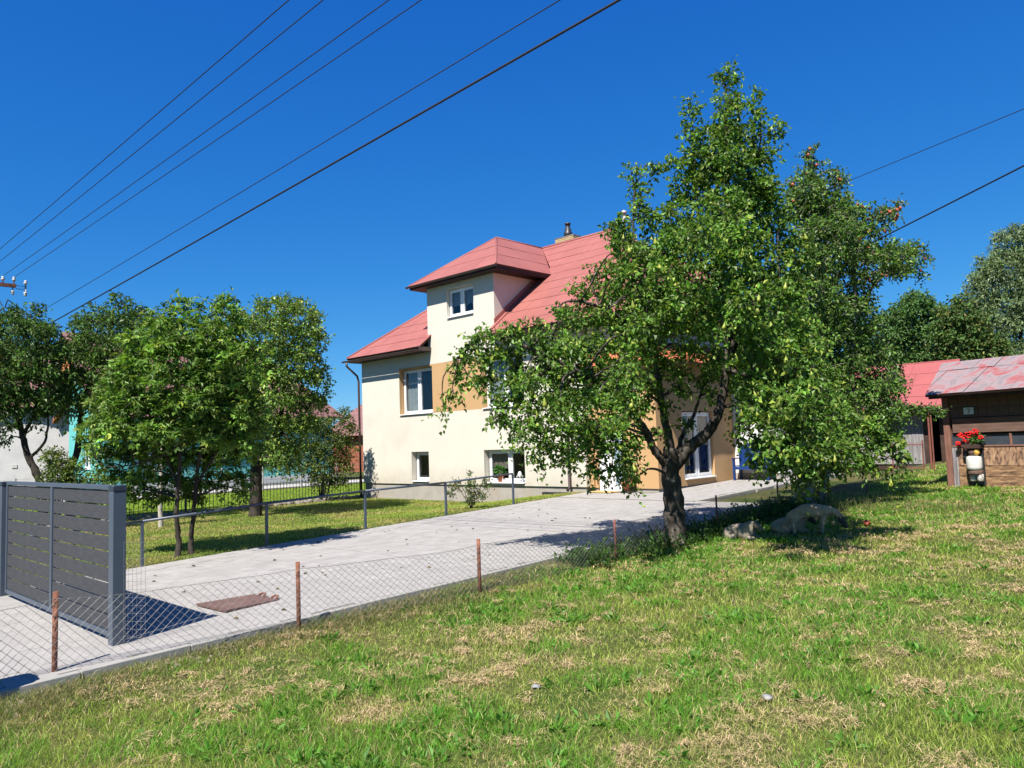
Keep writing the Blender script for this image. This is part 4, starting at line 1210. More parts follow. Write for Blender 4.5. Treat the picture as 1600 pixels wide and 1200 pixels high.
# --- apple tree behind it
AD = 16.6
abase = at(1258, 792, AD); abase.z = gz(abase.x, abase.y)
apple_limbs = [
    ([abase + Vector((0, 0, -.1)), at(1256, 775, AD), at(1262, 745, AD), at(1262, 700, AD), at(1270, 640, AD)], .24, .17),
    ([abase + Vector((.3, .25, -.1)), at(1283, 770, AD), at(1300, 720, AD), at(1315, 650, AD), at(1330, 560, AD), at(1335, 460, AD), at(1325, 370, AD)], .10, .03),
    limb_px([(1270, 650, 0), (1285, 560, 0), (1290, 470, 0), (1275, 380, 0), (1270, 290, 0), (1268, 240, 0)], AD, .13, .012),
    limb_px([(1285, 560, 0), (1330, 500, .2), (1370, 440, .2), (1420, 400, .2), (1445, 390, .2)], AD, .07, .012),
    limb_px([(1315, 640, 0), (1360, 620, .1), (1410, 635, .1), (1465, 640, .1)], AD, .05, .01),
    limb_px([(1290, 470, 0), (1340, 380, .1), (1385, 335, .1), (1400, 325, .1)], AD, .05, .01),
    limb_px([(1262, 690, 0), (1230, 620, .2), (1215, 540, .2)], AD, .07, .02),
]
ap = [
    (1268, 238, 8, 18, 0, .9), (1270, 262, 18, 16, 0, .4), (1258, 285, 28, 18, 0), (1290, 285, 28, 20, 0), (1310, 275, 10, 12, 0, .5), (1250, 320, 34, 24, .1), (1300, 320, 32, 24, .1), (1332, 330, 22, 16, .1),
    (1360, 335, 20, 13, .1), (1388, 335, 17, 14, .1, .4), (1402, 322, 10, 10, .1, .5), (1275, 358, 38, 26, 0), (1325, 362, 32, 22, .1), (1365, 362, 22, 14, .1), (1345, 395, 30, 20, .1), (1385, 395, 30, 18, .2), (1420, 392, 24, 16, .2), (1445, 400, 10, 16, .2), (1405, 418, 22, 14, .2), (1438, 425, 7, 14, .2, -.4),
    (1295, 400, 38, 26, 0), (1320, 435, 36, 24, .1), (1362, 430, 26, 16, .2), (1270, 445, 40, 30, .2), (1305, 475, 38, 26, .2), (1345, 470, 24, 18, .2), (1255, 490, 36, 30, .3), (1295, 520, 38, 28, .2), (1340, 515, 30, 22, .2), (1370, 500, 14, 14, .2),
    (1260, 560, 36, 30, .3), (1310, 565, 38, 28, .2), (1355, 555, 32, 24, .2), (1385, 550, 18, 20, .2), (1280, 620, 36, 30, .3), (1330, 615, 38, 28, .2), (1375, 600, 30, 28, .2), (1400, 590, 16, 24, .1),
    (1395, 640, 26, 22, .1), (1425, 640, 22, 11, .1, 0), (1452, 640, 16, 8, .1, 0), (1468, 640, 8, 5, .1), (1350, 660, 32, 22, .2), (1300, 665, 34, 24, .2), (1390, 675, 22, 18, .1), (1250, 640, 28, 30, .3), (1225, 580, 22, 30, .4), (1215, 520, 20, 28, .4),
    (1170, 620, 22, 18, .6), (1190, 560, 22, 24, .6), (1358, 735, 14, 12, .4, -.2), (1345, 715, 16, 12, .4),
]
apple_p = puffs_px(deepen(ap, 1300, 190, 1.8, None, 13), AD)
apple = tree('apple_tree', 'dark leafy apple tree with red apples and grey trunk, standing behind the pear tree', 'tree', abase, apple_limbs, apple_p,
             dict(n_twigs=5200, leaf=.085, twig_len=.36, per_twig=11, base_col=(.086, .165, .030), alt_col=(.18, .24, .046), alt_p=.12, width=.6, seed=12, hang=.3, colvar=.28), M['bark_grey'], M['leaf_apple'], twig_frac=.5)
ab = MB(); ab.lathe([(.006, .030), (.020, .036), (.036, .018), (.038, -.004), (.028, -.030), (.010, -.036)], (0, 0, 0), 8); ab.tube([(0, 0, .028), (.004, 0, .05)], .003, 4)
apple_me = ab.mesh('apple', M['apple'])
for i in range(70):
    p = rgp.choice([q for q in apple_p[:44] if q[2] > 4.6])
    d = Vector((rgp.gauss(0, 1), rgp.gauss(0, 1), rgp.gauss(0, .7))); d = (d.normalized() - CAM_F * .9).normalized()
    q_ = Vector((p[0] + d.x * p[3] * .8, p[1] + d.y * p[4] * .8, p[2] + d.z * p[5] * .8 - .03)) - abase
    s = rgp.uniform(.75, 1.05)
    inst('apple', apple_me, apple, q_, (rgp.uniform(-.3, .3), rgp.uniform(-.3, .3), rgp.uniform(0, 6)), (s, s, s))

# --- twin-stemmed maple by the handrail
MD = 14.2
mbase = Vector((-14.25, 5.95, gz(-14.25, 5.95)))
mp_l = [
    ([mbase + Vector((0, -.12, -.1)), at(279, 850, MD), at(276, 810, MD), at(278, 760, MD), at(282, 690, MD), at(275, 600, MD), at(268, 520, MD), at(266, 475, MD)], .062, .012),
    ([mbase + Vector((0, .2, -.1)), at(298, 850, MD + .1), at(302, 810, MD + .1), at(306, 755, MD + .1), at(318, 670, MD + .1), at(330, 570, MD + .1), at(338, 490, MD + .1), at(340, 465, MD + .1)], .058, .01),
    limb_px([(278, 760, 0), (255, 700, .1), (230, 640, .1), (200, 590, .2), (170, 560, .2)], MD, .03, .008),
    limb_px([(306, 755, .1), (350, 690, .1), (380, 630, .1), (395, 570, .1)], MD, .03, .008),
    limb_px([(280, 700, 0), (230, 720, -.3), (180, 730, -.3), (150, 720, -.3)], MD, .02, .006),
]
mp = [
    (266, 478, 9, 14, 0, .8), (262, 505, 16, 14, 0, .3), (338, 475, 12, 16, .1, .6), (334, 505, 20, 16, .1), (300, 500, 10, 12, 0, .4), (375, 520, 10, 16, .1, .4), (280, 535, 26, 16, 0), (325, 540, 28, 18, .1), (365, 555, 22, 18, .1), (240, 545, 22, 16, 0), (232, 505, 10, 20, .2, .7), (300, 475, 9, 18, .2, .8), (318, 520, 14, 18, 0, .5), (362, 500, 10, 20, 0, .7), (285, 505, 12, 16, -.2, .5), (210, 535, 14, 18, .1, .5), (395, 545, 12, 20, .1, .5), (350, 470, 8, 14, .1, .8), (205, 565, 22, 18, .1), (180, 590, 22, 20, .2, 0),
    (255, 580, 30, 18, -.2), (305, 580, 30, 20, 0), (350, 590, 28, 20, .2), (390, 590, 18, 18, .1), (160, 625, 22, 18, .2, 0), (205, 620, 28, 20, -.2), (255, 620, 30, 20, .2), (305, 625, 30, 22, -.3), (350, 630, 30, 22, .1), (392, 632, 22, 20, .1),
    (150, 660, 20, 16, .1, 0), (190, 662, 28, 20, .1), (240, 665, 32, 20, -.3), (290, 668, 32, 22, .2), (340, 672, 32, 22, -.2), (385, 672, 26, 20, .1), (165, 700, 24, 18, -.2, 0), (210, 705, 30, 20, .2), (258, 708, 32, 20, -.2), (308, 712, 32, 20, 0), (355, 710, 28, 20, .1), (395, 705, 18, 16, .1),
    (190, 742, 24, 14, 0, 0), (228, 748, 28, 15, -.1, 0), (272, 750, 30, 15, .1), (318, 752, 28, 13, 0), (360, 745, 24, 14, .1), (200, 772, 18, 9, 0, -.2), (245, 775, 16, 8, 0, -.2), (300, 775, 16, 7, 0, -.2), (375, 765, 14, 8, 0, -.2), (140, 690, 14, 14, 0, 0),
]
tree('maple_tree', 'young bushy maple on two slim stems beside the grey handrail', 'tree', mbase, mp_l, puffs_px([(e[0], e[1], e[2], e[3], e[4] + (.55 if e[1] > 685 else 0)) + tuple(e[5:]) for e in deepen(mp, 275, 170, 1.2, (100, 690, 500, 900), 13)], MD),
     dict(n_twigs=1850, leaf=.125, twig_len=.42, per_twig=8, base_col=(.108, .198, .030), alt_col=(.20, .26, .042), alt_p=.15, seed=13, shape='maple', hang=.34, colvar=.3), M['bark_dark'], M['leaf_maple'], twig_frac=.4)

# --- old fruit tree on the left lawn
LD = 23.5
lb = at(399, 806, LD); lb.z = gz(lb.x, lb.y)
ll = [
    ([lb + Vector((0, 0, -.1)), at(400, 775, LD), at(400, 745, LD), at(402, 715, LD)], .21, .17),
    limb_px([(402, 720, 0), (390, 690, 0), (375, 650, 0), (365, 590, 0), (380, 520, 0)], LD, .13, .02),
    limb_px([(402, 720, 0), (420, 685, 0), (440, 640, 0), (445, 570, 0), (435, 500, 0)], LD, .13, .02),
    limb_px([(420, 690, 0), (450, 670, -.2), (480, 640, -.2), (500, 600, -.2)], LD, .07, .015),
]
lp = [(345, 520, 18, 16, .3, .3), (350, 490, 10, 16, .3, .6), (340, 560, 20, 20, .3), (410, 478, 14, 14, 0, .5), (440, 475, 22, 14, 0, .3), (468, 480, 20, 14, 0), (490, 492, 14, 14, 0), (372, 500, 16, 18, 0, .4), (400, 505, 26, 18, 0), (440, 508, 30, 18, -.3), (478, 515, 26, 18, 0), (500, 530, 12, 16, 0), (360, 540, 22, 22, .2), (400, 542, 30, 20, -.3), (445, 545, 32, 20, .2), (485, 552, 24, 18, 0),
      (370, 580, 28, 22, 0), (415, 582, 32, 22, .2), (460, 585, 32, 22, -.3), (500, 585, 18, 18, 0), (512, 605, 9, 12, 0, -.1), (380, 622, 30, 22, .2), (425, 622, 32, 22, -.3), (470, 622, 30, 20, 0), (502, 628, 14, 14, 0), (355, 620, 20, 18, 0), (365, 660, 24, 20, 0), (410, 660, 30, 20, .3), (455, 660, 30, 20, 0), (485, 662, 20, 16, -.2),
      (435, 695, 26, 14, -.2, -.2), (465, 695, 20, 14, -.2, -.2), (425, 720, 14, 14, -.4, -.3), (450, 722, 12, 14, -.4, -.4), (375, 690, 18, 14, .2)]
tree('old_fruit_tree', 'round crowned fruit tree with thick forked trunk on the left lawn', 'tree', lb, ll, puffs_px(deepen(lp, 430, 110, 1.4, None, 12), LD),
     dict(n_twigs=3100, leaf=.10, twig_len=.45, per_twig=10, base_col=(.105, .185, .032), alt_col=(.24, .28, .055), alt_p=.18, width=.7, seed=14, hang=.3, colvar=.26), M['bark_dark'], M['leaf_apple'], twig_frac=.3)

# --- shrub at the house corner, birch sapling
SD = 29.4
sb = at(503, 783, SD); sb.z = gz(sb.x, sb.y)
sl = [([sb + Vector((dx, 0, -.1)), sb + Vector((dx * 2, .1, .7)), at(500 + dx * 90, 700, SD), at(503 + dx * 180, 665, SD)], .04, .01) for dx in (-.2, -.08, .06, .2)]
sp_ = [(505, 665, 22, 16, 0), (535, 650, 15, 14, 0, .3), (545, 672, 12, 16, 0), (480, 675, 18, 16, 0), (515, 690, 28, 18, 0), (485, 705, 22, 16, 0), (540, 700, 18, 18, 0), (510, 722, 28, 18, 0), (540, 728, 14, 14, 0), (480, 732, 20, 14, 0), (505, 750, 22, 12, 0), (530, 752, 12, 10, 0), (465, 720, 10, 12, 0)]
tree('tall_shrub', 'tall loose shrub on many thin stems near the left corner of the house', 'shrub', sb, sl, puffs_px(sp_, SD),
     dict(n_twigs=800, leaf=.10, twig_len=.45, per_twig=10, base_col=(.075, .115, .022), alt_col=(.13, .15, .03), alt_p=.2, width=.6, seed=15, hang=.3, colvar=.25), M['bark_dark'], M['leaf_apple'], twig_frac=.3)
bb = at(252, 823, 21.0); bb.z = gz(bb.x, bb.y)
tree('birch_sapling', 'thin pale barked sapling near the iron fence behind the handrail', 'tree', bb, [([bb + Vector((0, 0, -.1)), at(250, 790, 21), at(251, 760, 21), at(254, 700, 21)], .075, .04)],
     puffs_px([(255, 690, 20, 20, 0), (250, 720, 18, 14, .2), (240, 740, 16, 10, 0)], 21), dict(n_twigs=70, leaf=.09, twig_len=.4, per_twig=8, base_col=(.06, .11, .02), alt_col=(.1, .14, .03), alt_p=.2, seed=16), M['birchbark'], M['leaf_apple'])

# --- cherry trees at the left edge
CD = 22.0
c1 = at(70, 800, CD); c1.z = gz(c1.x, c1.y)
cl1 = [([c1 + Vector((0, 0, -.1)), at(62, 755, CD), at(45, 715, CD), at(33, 672, CD), at(20, 610, CD), at(12, 540, CD)], .14, .04),
       limb_px([(33, 672, 0), (10, 660, .1), (-20, 640, .1)], CD, .05, .015), limb_px([(36, 680, 0), (55, 640, .2), (65, 570, .2), (62, 500, .2)], CD, .06, .012),
       limb_px([(46, 715, 0), (70, 690, 0), (75, 650, 0), (70, 620, 0)], CD, .05, .015)]
cp1 = [(60, 480, 10, 14, 0, .6), (18, 490, 16, 16, 0, .3), (40, 510, 24, 18, 0), (75, 515, 20, 16, 0), (-15, 500, 22, 20, 0), (0, 540, 28, 20, 0), (48, 545, 28, 18, 0), (90, 545, 20, 16, .3), (-30, 560, 24, 24, .2), (20, 580, 30, 18, -.3), (65, 580, 26, 18, 0), (-10, 610, 28, 18, 0), (35, 612, 28, 15, .2), (75, 615, 20, 14, 0),
       (0, 640, 22, 12, -.2, -.2), (40, 640, 20, 10, -.2, -.2), (15, 665, 14, 8, -.3, -.3), (70, 642, 16, 10, 0, -.2), (5, 690, 8, 5, -.3), (-25, 650, 20, 14, 0)]
tree('cherry_tree', 'dark drooping cherry tree leaning left behind the slatted gate', 'tree', c1, cl1, puffs_px(deepen(cp1, 30, 120, 1.3, None, 13), CD),
     dict(n_twigs=1650, leaf=.13, twig_len=.5, per_twig=9, base_col=(.082, .155, .032), alt_col=(.075, .105, .025), alt_p=.2, width=.42, seed=17, hang=.6, colvar=.25), M['bark_dark'], M['leaf_apple'], 'cherry trees at the left edge', twig_frac=.4)
c2 = at(112, 800, CD + 1); c2.z = gz(c2.x, c2.y)
cl2 = [([c2 + Vector((0, 0, -.1)), at(108, 745, CD + 1), at(122, 700, CD + 1), at(128, 640, CD + 1), at(150, 570, CD + 1), at(180, 500, CD + 1)], .15, .03),
       limb_px([(128, 640, 1), (110, 580, 1), (115, 520, 1)], CD, .06, .015), limb_px([(150, 570, 1), (195, 540, 1), (220, 520, 1)], CD, .05, .012)]
cp2 = [(245, 495, 16, 16, 1, .4), (258, 530, 18, 16, 1), (222, 478, 10, 14, 1, .6), (150, 480, 10, 14, 1, .5), (180, 468, 12, 14, 1, .6), (200, 478, 16, 12, 1, .4), (170, 495, 22, 16, 1), (212, 500, 22, 16, 1), (130, 500, 20, 16, 1, .3), (140, 525, 26, 16, 1), (185, 528, 28, 18, .7), (228, 525, 16, 14, 1), (110, 545, 24, 18, 1), (155, 555, 30, 18, 1.2), (205, 555, 28, 18, 1), (240, 550, 12, 14, 1), (120, 585, 28, 18, .8), (165, 590, 30, 18, 1), (210, 590, 26, 18, 1.2), (100, 615, 24, 14, 1), (145, 622, 28, 14, 1), (190, 625, 26, 14, 1), (110, 640, 20, 10, 1, -.2), (160, 645, 20, 10, 1, -.2)]
tree('cherry_tree', 'tall cherry tree in front of the teal house, second from the left edge', 'tree', c2, cl2, puffs_px(deepen(cp2, 165, 110, 1.3, None, 13), CD),
     dict(n_twigs=1650, leaf=.13, twig_len=.5, per_twig=9, base_col=(.086, .16, .032), alt_col=(.08, .11, .025), alt_p=.2, width=.42, seed=18, hang=.55, colvar=.25), M['bark_dark'], M['leaf_apple'], 'cherry trees at the left edge', twig_frac=.4)
gb = at(90, 800, 21); gb.z = gz(gb.x, gb.y)
tree('light_green_bush', 'light green bush standing behind the gate between two cherry trunks', 'bush', gb, [([gb, at(90, 770, 21), at(88, 720, 21)], .03, .01), ([gb, at(100, 770, 21), at(105, 730, 21)], .03, .01)],
     puffs_px([(80, 715, 18, 16, 0), (100, 725, 16, 16, 0), (90, 745, 26, 16, 0), (75, 765, 20, 14, 0), (110, 760, 16, 14, 0), (120, 735, 12, 16, 0), (150, 750, 20, 20, 0), (140, 775, 24, 14, 0), (165, 770, 18, 14, 0)], 21),
     dict(n_twigs=420, leaf=.10, twig_len=.4, per_twig=9, base_col=(.09, .14, .02), alt_col=(.15, .17, .03), alt_p=.25, width=.5, seed=19, hang=.3), M['bark_dark'], M['leaf_apple'])

# --- trees far behind the barn
def far_tree(name, label, spec, depth, base_px, col, alt, n, leaf, seed, hang=.2, width=.5, tl=1.0):
    fb = at(base_px, 690, depth); fb.z = gz(fb.x, fb.y)
    c = puffs_px(spec, depth)
    top = max(c, key=lambda p: p[2])
    limbs = [([fb + Vector((0, 0, -.3)), fb + Vector((.1, 0, 2)), Vector(((fb.x + top[0]) / 2, (fb.y + top[1]) / 2, (fb.z + top[2]) / 2 + .5)), Vector(top[:3])], .28, .04)]
    return tree(name, label, 'tree', fb, limbs, c, dict(n_twigs=n, leaf=leaf, twig_len=tl, per_twig=9, base_col=col, alt_col=alt, alt_p=.2, width=width, seed=seed, hang=hang, colvar=.22), M['bark_dark'], M['leaf_far'], 'trees behind the barn', twig_r=.015, twig_frac=.15)
far_tree('ash_tree', 'dark green feathery tree behind the barn roof, left of the willow', [(1400, 500, 18, 16, 0), (1432, 470, 22, 12, 0, .4), (1415, 490, 24, 16, 0), (1455, 490, 20, 16, 0), (1395, 525, 22, 20, 0), (1430, 520, 28, 20, 0), (1465, 520, 18, 20, 0), (1400, 560, 24, 20, 0), (1435, 558, 28, 20, 0), (1470, 558, 20, 18, 0), (1380, 550, 14, 22, 0), (1345, 590, 25, 30, 2), (1350, 545, 20, 25, 2), (1330, 640, 30, 30, 2)], 48, 1430, (.080, .16, .042), (.12, .19, .055), 1700, .28, 21)
far_tree('walnut_tree', 'dark bushy tree just above the peeling hut roof', [(1478, 495, 14, 16, 0, .3), (1470, 530, 16, 18, 0), (1500, 475, 10, 12, 0, .5), (1495, 500, 22, 16, 0), (1525, 505, 20, 18, 0), (1485, 530, 22, 18, 0), (1515, 535, 26, 20, 0), (1550, 540, 18, 18, 0), (1490, 560, 26, 16, 0), (1530, 562, 26, 16, 0), (1560, 565, 18, 14, 0)], 44, 1510, (.075, .14, .034), (.17, .17, .05), 1300, .26, 22)
far_tree('willow_tree', 'tall grey green willow at the right edge behind the hut', [(1545, 412, 18, 18, 0, .4), (1562, 372, 12, 14, 0, .5), (1530, 440, 16, 18, 0), (1527, 480, 16, 20, 0), (1590, 365, 20, 16, 0, .5), (1620, 380, 25, 20, 0, .4), (1570, 395, 22, 18, 0), (1605, 405, 28, 20, 0), (1640, 420, 30, 25, 0), (1550, 425, 22, 20, 0), (1585, 435, 28, 22, 0), (1620, 450, 30, 24, 0), (1540, 460, 20, 20, 0), (1570, 470, 28, 22, 0), (1610, 490, 30, 24, 0), (1650, 490, 30, 28, 0), (1545, 500, 20, 22, 0), (1580, 510, 28, 22, 0), (1555, 535, 24, 18, 0), (1595, 545, 28, 20, 0), (1635, 545, 30, 26, 0), (1590, 590, 40, 30, 0)], 50, 1600, (.18, .245, .115), (.26, .32, .17), 3000, .27, 23, .5, .28, 1.2)
far_tree('hedge_tree', 'dark leafy tree seen between the wing of the house and the barn', [(1240, 640, 24, 24, 0), (1280, 620, 28, 28, 0), (1320, 610, 26, 28, 0), (1250, 690, 30, 26, 0), (1300, 680, 30, 30, 0), (1225, 680, 16, 24, 0)], 52, 1280, (.05, .10, .028), (.08, .12, .04), 500, .26, 24)

# ------------------------------------------------------------------ iron fence and neighbouring plots
IF0, IF1 = Vector((-24.4, 5.0, .05)), Vector((-26.6, 20.5, .05))
ifn = thing('iron_fence', 'low dark iron fence of thin upright bars along the left lawn', 'fence', IF0)
d_ = IF1 - IF0; n_ = 110
b = MB(); b.box(-.007, -.007, .12, .007, .007, .86); bar_me = b.mesh('bar', M['black'])
for i in range(n_ + 1):
    if i % 20: inst('bar', bar_me, ifn, d_ * (i / n_), (0, 0, .14))
    else:
        b = MB(); b.box(-.03, -.03, -.1, .03, .03, .95); b.build('post', M['black'], ifn, d_ * (i / n_))
for z in (.17, .80):
    b = MB(); b.tube([Vector((.02, 0, z)), d_ + Vector((.02, 0, z))], .013, 4); b.build('rail', M['black'], ifn)
st = thing('stone_edging', 'low dark rubble stone edging under the iron fence', 'stone edging', IF0)
rs = random.Random(9)
sm = []
for k in range(5):
    b = MB(); b.sphere((0, 0, 0), .12, 1, (1.3, .9, .75), .22); sm.append(b.mesh('stone', M['stone']))
for i in range(120):
    f = rs.random()
    inst('stone', sm[rs.randrange(5)], st, d_ * f + Vector((rs.uniform(-.05, .22), 0, rs.uniform(-.02, .05))), (rs.uniform(0, 6), rs.uniform(0, .5), rs.uniform(0, 6)))

# teal house
TB = Vector((-42.0, 13.6, .05))
th = thing('teal_house', 'teal rendered house with mauve brown roof, mostly hidden behind the left trees', 'house', TB)
b = MB()
wall_grid(b, 13.6, 27.0, 0, 4.3, -42.0, [(15.2, 16.6, 1.4, 2.8, 0), (18.6, 20.0, 1.4, 2.8, 0), (22.4, 23.8, 1.4, 2.8, 0)], MF([]), .2, 'x')
wall_grid(b, -47.6, -42.0, 0, 4.3, 13.6, [(-45.4, -44.0, 1.4, 2.8, 0)], MF([]), .2)
b.add([(-47.6, 13.6, 4.3), (-42, 13.6, 4.3), (-46.6, 13.6, 8.4)], [(0, 1, 2)])
b.add([(-47.6, 13.6, 0), (-47.6, 27, 0), (-47.6, 27, 4.3), (-47.6, 13.6, 4.3)], [(0, 3, 2, 1)]); b.add([(-47.6, 27, 0), (-42, 27, 0), (-42, 27, 4.3), (-47.6, 27, 4.3)], [(0, 1, 2, 3)])
b.build('wall', M['teal'], th, -TB, fix=False)
for y0 in (15.2, 18.6, 22.4):
    window(th, 0, 1.36, 0, 1.36, 0, TB, 2, .5, R(90), True, None, org=Vector((-42.15, y0 + .02, 1.42)) - TB, depth=.15)
for x0 in (-45.4,):
    window(th, 0, 1.36, 0, 1.36, 0, TB, 2, .5, 0, True, None, org=Vector((x0 + .02, 13.75, 1.42)) - TB, depth=.15)
tr2 = bpy.data.objects.new('roof', None); C.objects.link(tr2); tr2.parent = th; tr2.location = -TB
roof_slope(tr2, [(-41.4, 13.0, 4.0), (-41.4, 27.6, 4.0), (-47, 24.0, 9.0), (-47, 13.0, 9.0)], M['mauveroof'], row=.5, width=1.2, seed=41, **RS)
roof_slope(tr2, [(-52.6, 13.0, 4.0), (-47, 13.0, 9.0), (-47, 24, 9.0), (-52.6, 27.6, 4.0)], M['mauveroof'], row=.5, width=1.2, joined=True, seed=42, **RS)
roof_slope(tr2, [(-41.4, 27.6, 4.0), (-52.6, 27.6, 4.0), (-47, 24.0, 9.0)], M['mauveroof'], row=.5, width=1.2, joined=True, seed=43, **RS)
b = MB(); b.prism([(-47.9, 13.25, 6.9), (-46.1, 13.25, 6.9), (-47, 13.25, 8.2)], (0, .1, 0)); b.build('gable_boarding', M['orangewood'], th, -TB)
b = MB(); b.box(-47.4, 18.6, 8.4, -46.6, 19.3, 9.9); b.box(-47.5, 18.5, 9.9, -46.5, 19.4, 10.05); b.build('chimney', M['concrete'], th, -TB)
b = MB(); b.box(-41.998, 13.6, 0, -41.96, 27.0, .55); b.build('plinth', M['whitewall'], th, -TB)
# white house further left
WB = Vector((-50.6, 15.1, .05))
wh = thing('white_house', 'plain white rendered house wall at the left edge behind the cherry trees', 'house', WB, R(-38))
b = MB(); b.box(-64, -6, -.3, -50.6, 15.1, 5.2); b.build('wall', M['greywall'], wh, -WB)
tr3 = bpy.data.objects.new('roof', None); C.objects.link(tr3); tr3.parent = wh; tr3.location = -WB
roof_slope(tr3, [(-50.0, -6.5, 5.1), (-50.0, 15.4, 5.1), (-57, 15.4, 9.0), (-57, -6.5, 9.0)], M['mauveroof'], row=.6, width=1.5, joined=True, seed=44, **RS)
roof_slope(tr3, [(-64.6, -6.5, 5.1), (-57, -6.5, 9.0), (-57, 15.4, 9.0), (-64.6, 15.4, 5.1)], M['mauveroof'], row=.6, width=1.5, joined=True, seed=45, **RS)
b = MB(); b.box(-50.6, 11.3, 1.55, -50.56, 11.6, 1.75); b.build('vent_grille', M['concrete'], wh, -WB)
b = MB(); b.prism([(-50.6, 13.7, 4.1), (-50.1, 13.7, 4.1), (-50.1, 14.05, 4.6), (-50.6, 14.05, 4.6)], (0, .05, .3)); b.build('porch_gable', M['orangewood'], wh, -WB)
# far brown building
BB = Vector((-44.0, 38.0, .05))
bh = thing('brown_building', 'rust red building with a mauve roof just left of the cream house', 'house', BB)
b = MB(); b.box(-60, 38, -.3, -36, 46, 3.3); b.build('wall', M['rustwall'], bh, -BB)
tr4 = bpy.data.objects.new('roof', None); C.objects.link(tr4); tr4.parent = bh; tr4.location = -BB
roof_slope(tr4, [(-60.5, 37.4, 3.1), (-35.5, 37.4, 3.1), (-35.5, 42, 6.1), (-60.5, 42, 6.1)], M['mauveroof'], row=.6, width=1.4, joined=True, seed=46, **RS)
roof_slope(tr4, [(-60.5, 46.6, 3.1), (-60.5, 42, 6.1), (-35.5, 42, 6.1), (-35.5, 46.6, 3.1)], M['mauveroof'], row=.6, width=1.4, joined=True, seed=47, **RS)
for x0 in (-45, -42, -39):
    b = MB(); b.box(x0, 37.95, 1.0, x0 + 1.2, 37.99, 2.2); b.build('window', M['black'], bh, -BB)
# pale path and fence by the teal house
b = MB(); b.box(-40.5, 2, .03, -37.5, 40, .085); o = b.build('concrete_path', M['concrete']); tag(o, 'pale concrete path beyond the iron fence', kind='structure')
wf = thing('white_mesh_fence', 'pale wire fence with thin posts in front of the white house', 'fence', (-37.0, 2.0, .06))
for i in range(12):
    b = MB(); b.box(-.03, -.03, 0, .03, .03, 1.2); b.build('post', M['concrete'], wf, (0, i * 2.2, 0))
b = MB()
for z in (.25, .5, .75, 1.0, 1.15): b.tube([(0, 0, z), (0, 24.2, z)], .008, 4)
for i in range(120): b.tube([(0, i * .2, .1), (0, i * .2, 1.15)], .004, 3)
o = b.build('wires', M['wire'], wf, fix=False); o['kind'] = 'stuff'

# ------------------------------------------------------------------ old hut with the planter
HA = math.atan2(-.2330, .9725)
hut = thing('wooden_hut', 'old plank hut with peeling red roof and weathered sunlit boards', 'hut', (-5.486, 20.789, gz(-5.4, 20.7)), HA)
hz = gz(-5.4, 20.7)
W_ = 5.2; DP = 2.4
def HZ(z): return z - hz
# local: x along the front (right), y into the hut
b = MB(); b.box(0.02, .06, -.2, W_, DP, HZ(2.86)); b.build('core_wall', M['darkwood'], hut)
b = MB(); b.box(-.02, -.03, -.12, .13, .12, HZ(2.75), .008); b.build('corner_post', M['cornerpost'], hut)
b = MB(); b.box(.135, -.015, -.1, .26, .05, HZ(1.56), .006); b.build('corner_post', M['greywood'], hut)
def plank(x0, x1, z0, z1, m, y0=-.005, th=.05, nm='plank'):
    s = MB(); s.box(0, 0, 0, x1 - x0, th, z1 - z0, .006)
    return s.build(nm, m, hut, (x0, y0 + rs.uniform(-.008, .004), HZ(z0)), (0, 0, 0))
for (z0, z1, m, cuts) in ((.62, .855, 'oldwood', (.265, .50, .86, 2.2, 3.4, W_)), (.862, 1.105, 'oldwood', (.265, .50, .86, 1.9, 3.2, W_)), (1.112, 1.545, 'flakewood', (.265, .50, .86, 1.56, 2.35, 3.1, 4.1, W_))):
    for a, c in zip(cuts[:-1], cuts[1:]):
        if abs(a - .50) < .01: continue
        plank(a, c - .006, z0, z1, M[m])
plank(.14, W_, 1.548, 1.585, M['cornerpost'], -.02, .07, 'sill_board')
b = MB(); b.box(.14, .03, HZ(1.585), W_, .05, HZ(1.845)); b.build('window_band', mat('dark_glazing', [(.035, .042, .055), (.05, .06, .075)], 3, .15, spec=.6), hut)
for x in (1.44, 2.7, 3.9): plank(x, x + .05, 1.585, 1.845, M['cornerpost'], -.01, .05, 'mullion')
plank(.20, 2.6, 1.885, 2.235, M['brownwood'], -.035, .06); plank(2.61, W_, 1.885, 2.235, M['brownwood'], -.03, .06)
x = .14; 
while x < W_:
    w = rs.uniform(.19, .27); plank(x, min(W_, x + w) - .006, 2.25, 2.86, M['brownwood'], .005, .05, 'upright_board'); x += w
for k in range(9):
    s = MB(); s.box(-.02, 0, 0, .03, DP / 9 - .006, HZ(2.86) , .004); s.build('side_board', M['darkwood'], hut, (-.0, .12 + k * (DP - .12) / 9, 0))
# roof
hr_ = bpy.data.objects.new('roof', None); C.objects.link(hr_); hr_.parent = hut
E0 = Vector((-.14, -.5, HZ(2.81))); E1 = Vector((W_ + .4, -.5, HZ(2.83))); T1 = Vector((W_ + .4, 1.25, HZ(3.70))); T0 = Vector((-.62, 1.25, HZ(3.69)))
roof_slope(hr_, [E0, E1, T1, T0], M['oldroof'], row=1.42, width=.50, thick=.04, seed=51, base=ZERO, sheet_name='roof_sheet', lift=.016, gap=.012, jitter=.006)
roof_slope(hr_, [T0, T1, Vector((W_ + .4, 3.0, HZ(2.8))), Vector((-.4, 3.0, HZ(2.8)))], M['oldroof'], row=1.4, width=.6, thick=.04, seed=52, base=ZERO, joined=True)
b = MB(); b.box(-.10, -.44, HZ(2.72), W_ + .3, -.41, HZ(2.795)); b.build('eave_board', M['darkwood'], hut)
for x in np.arange(0, W_, .9):
    s = MB(); s.box(x, -.41, HZ(2.74), x + .06, .05, HZ(2.80)); s.build('rafter', M['darkwood'], hut)
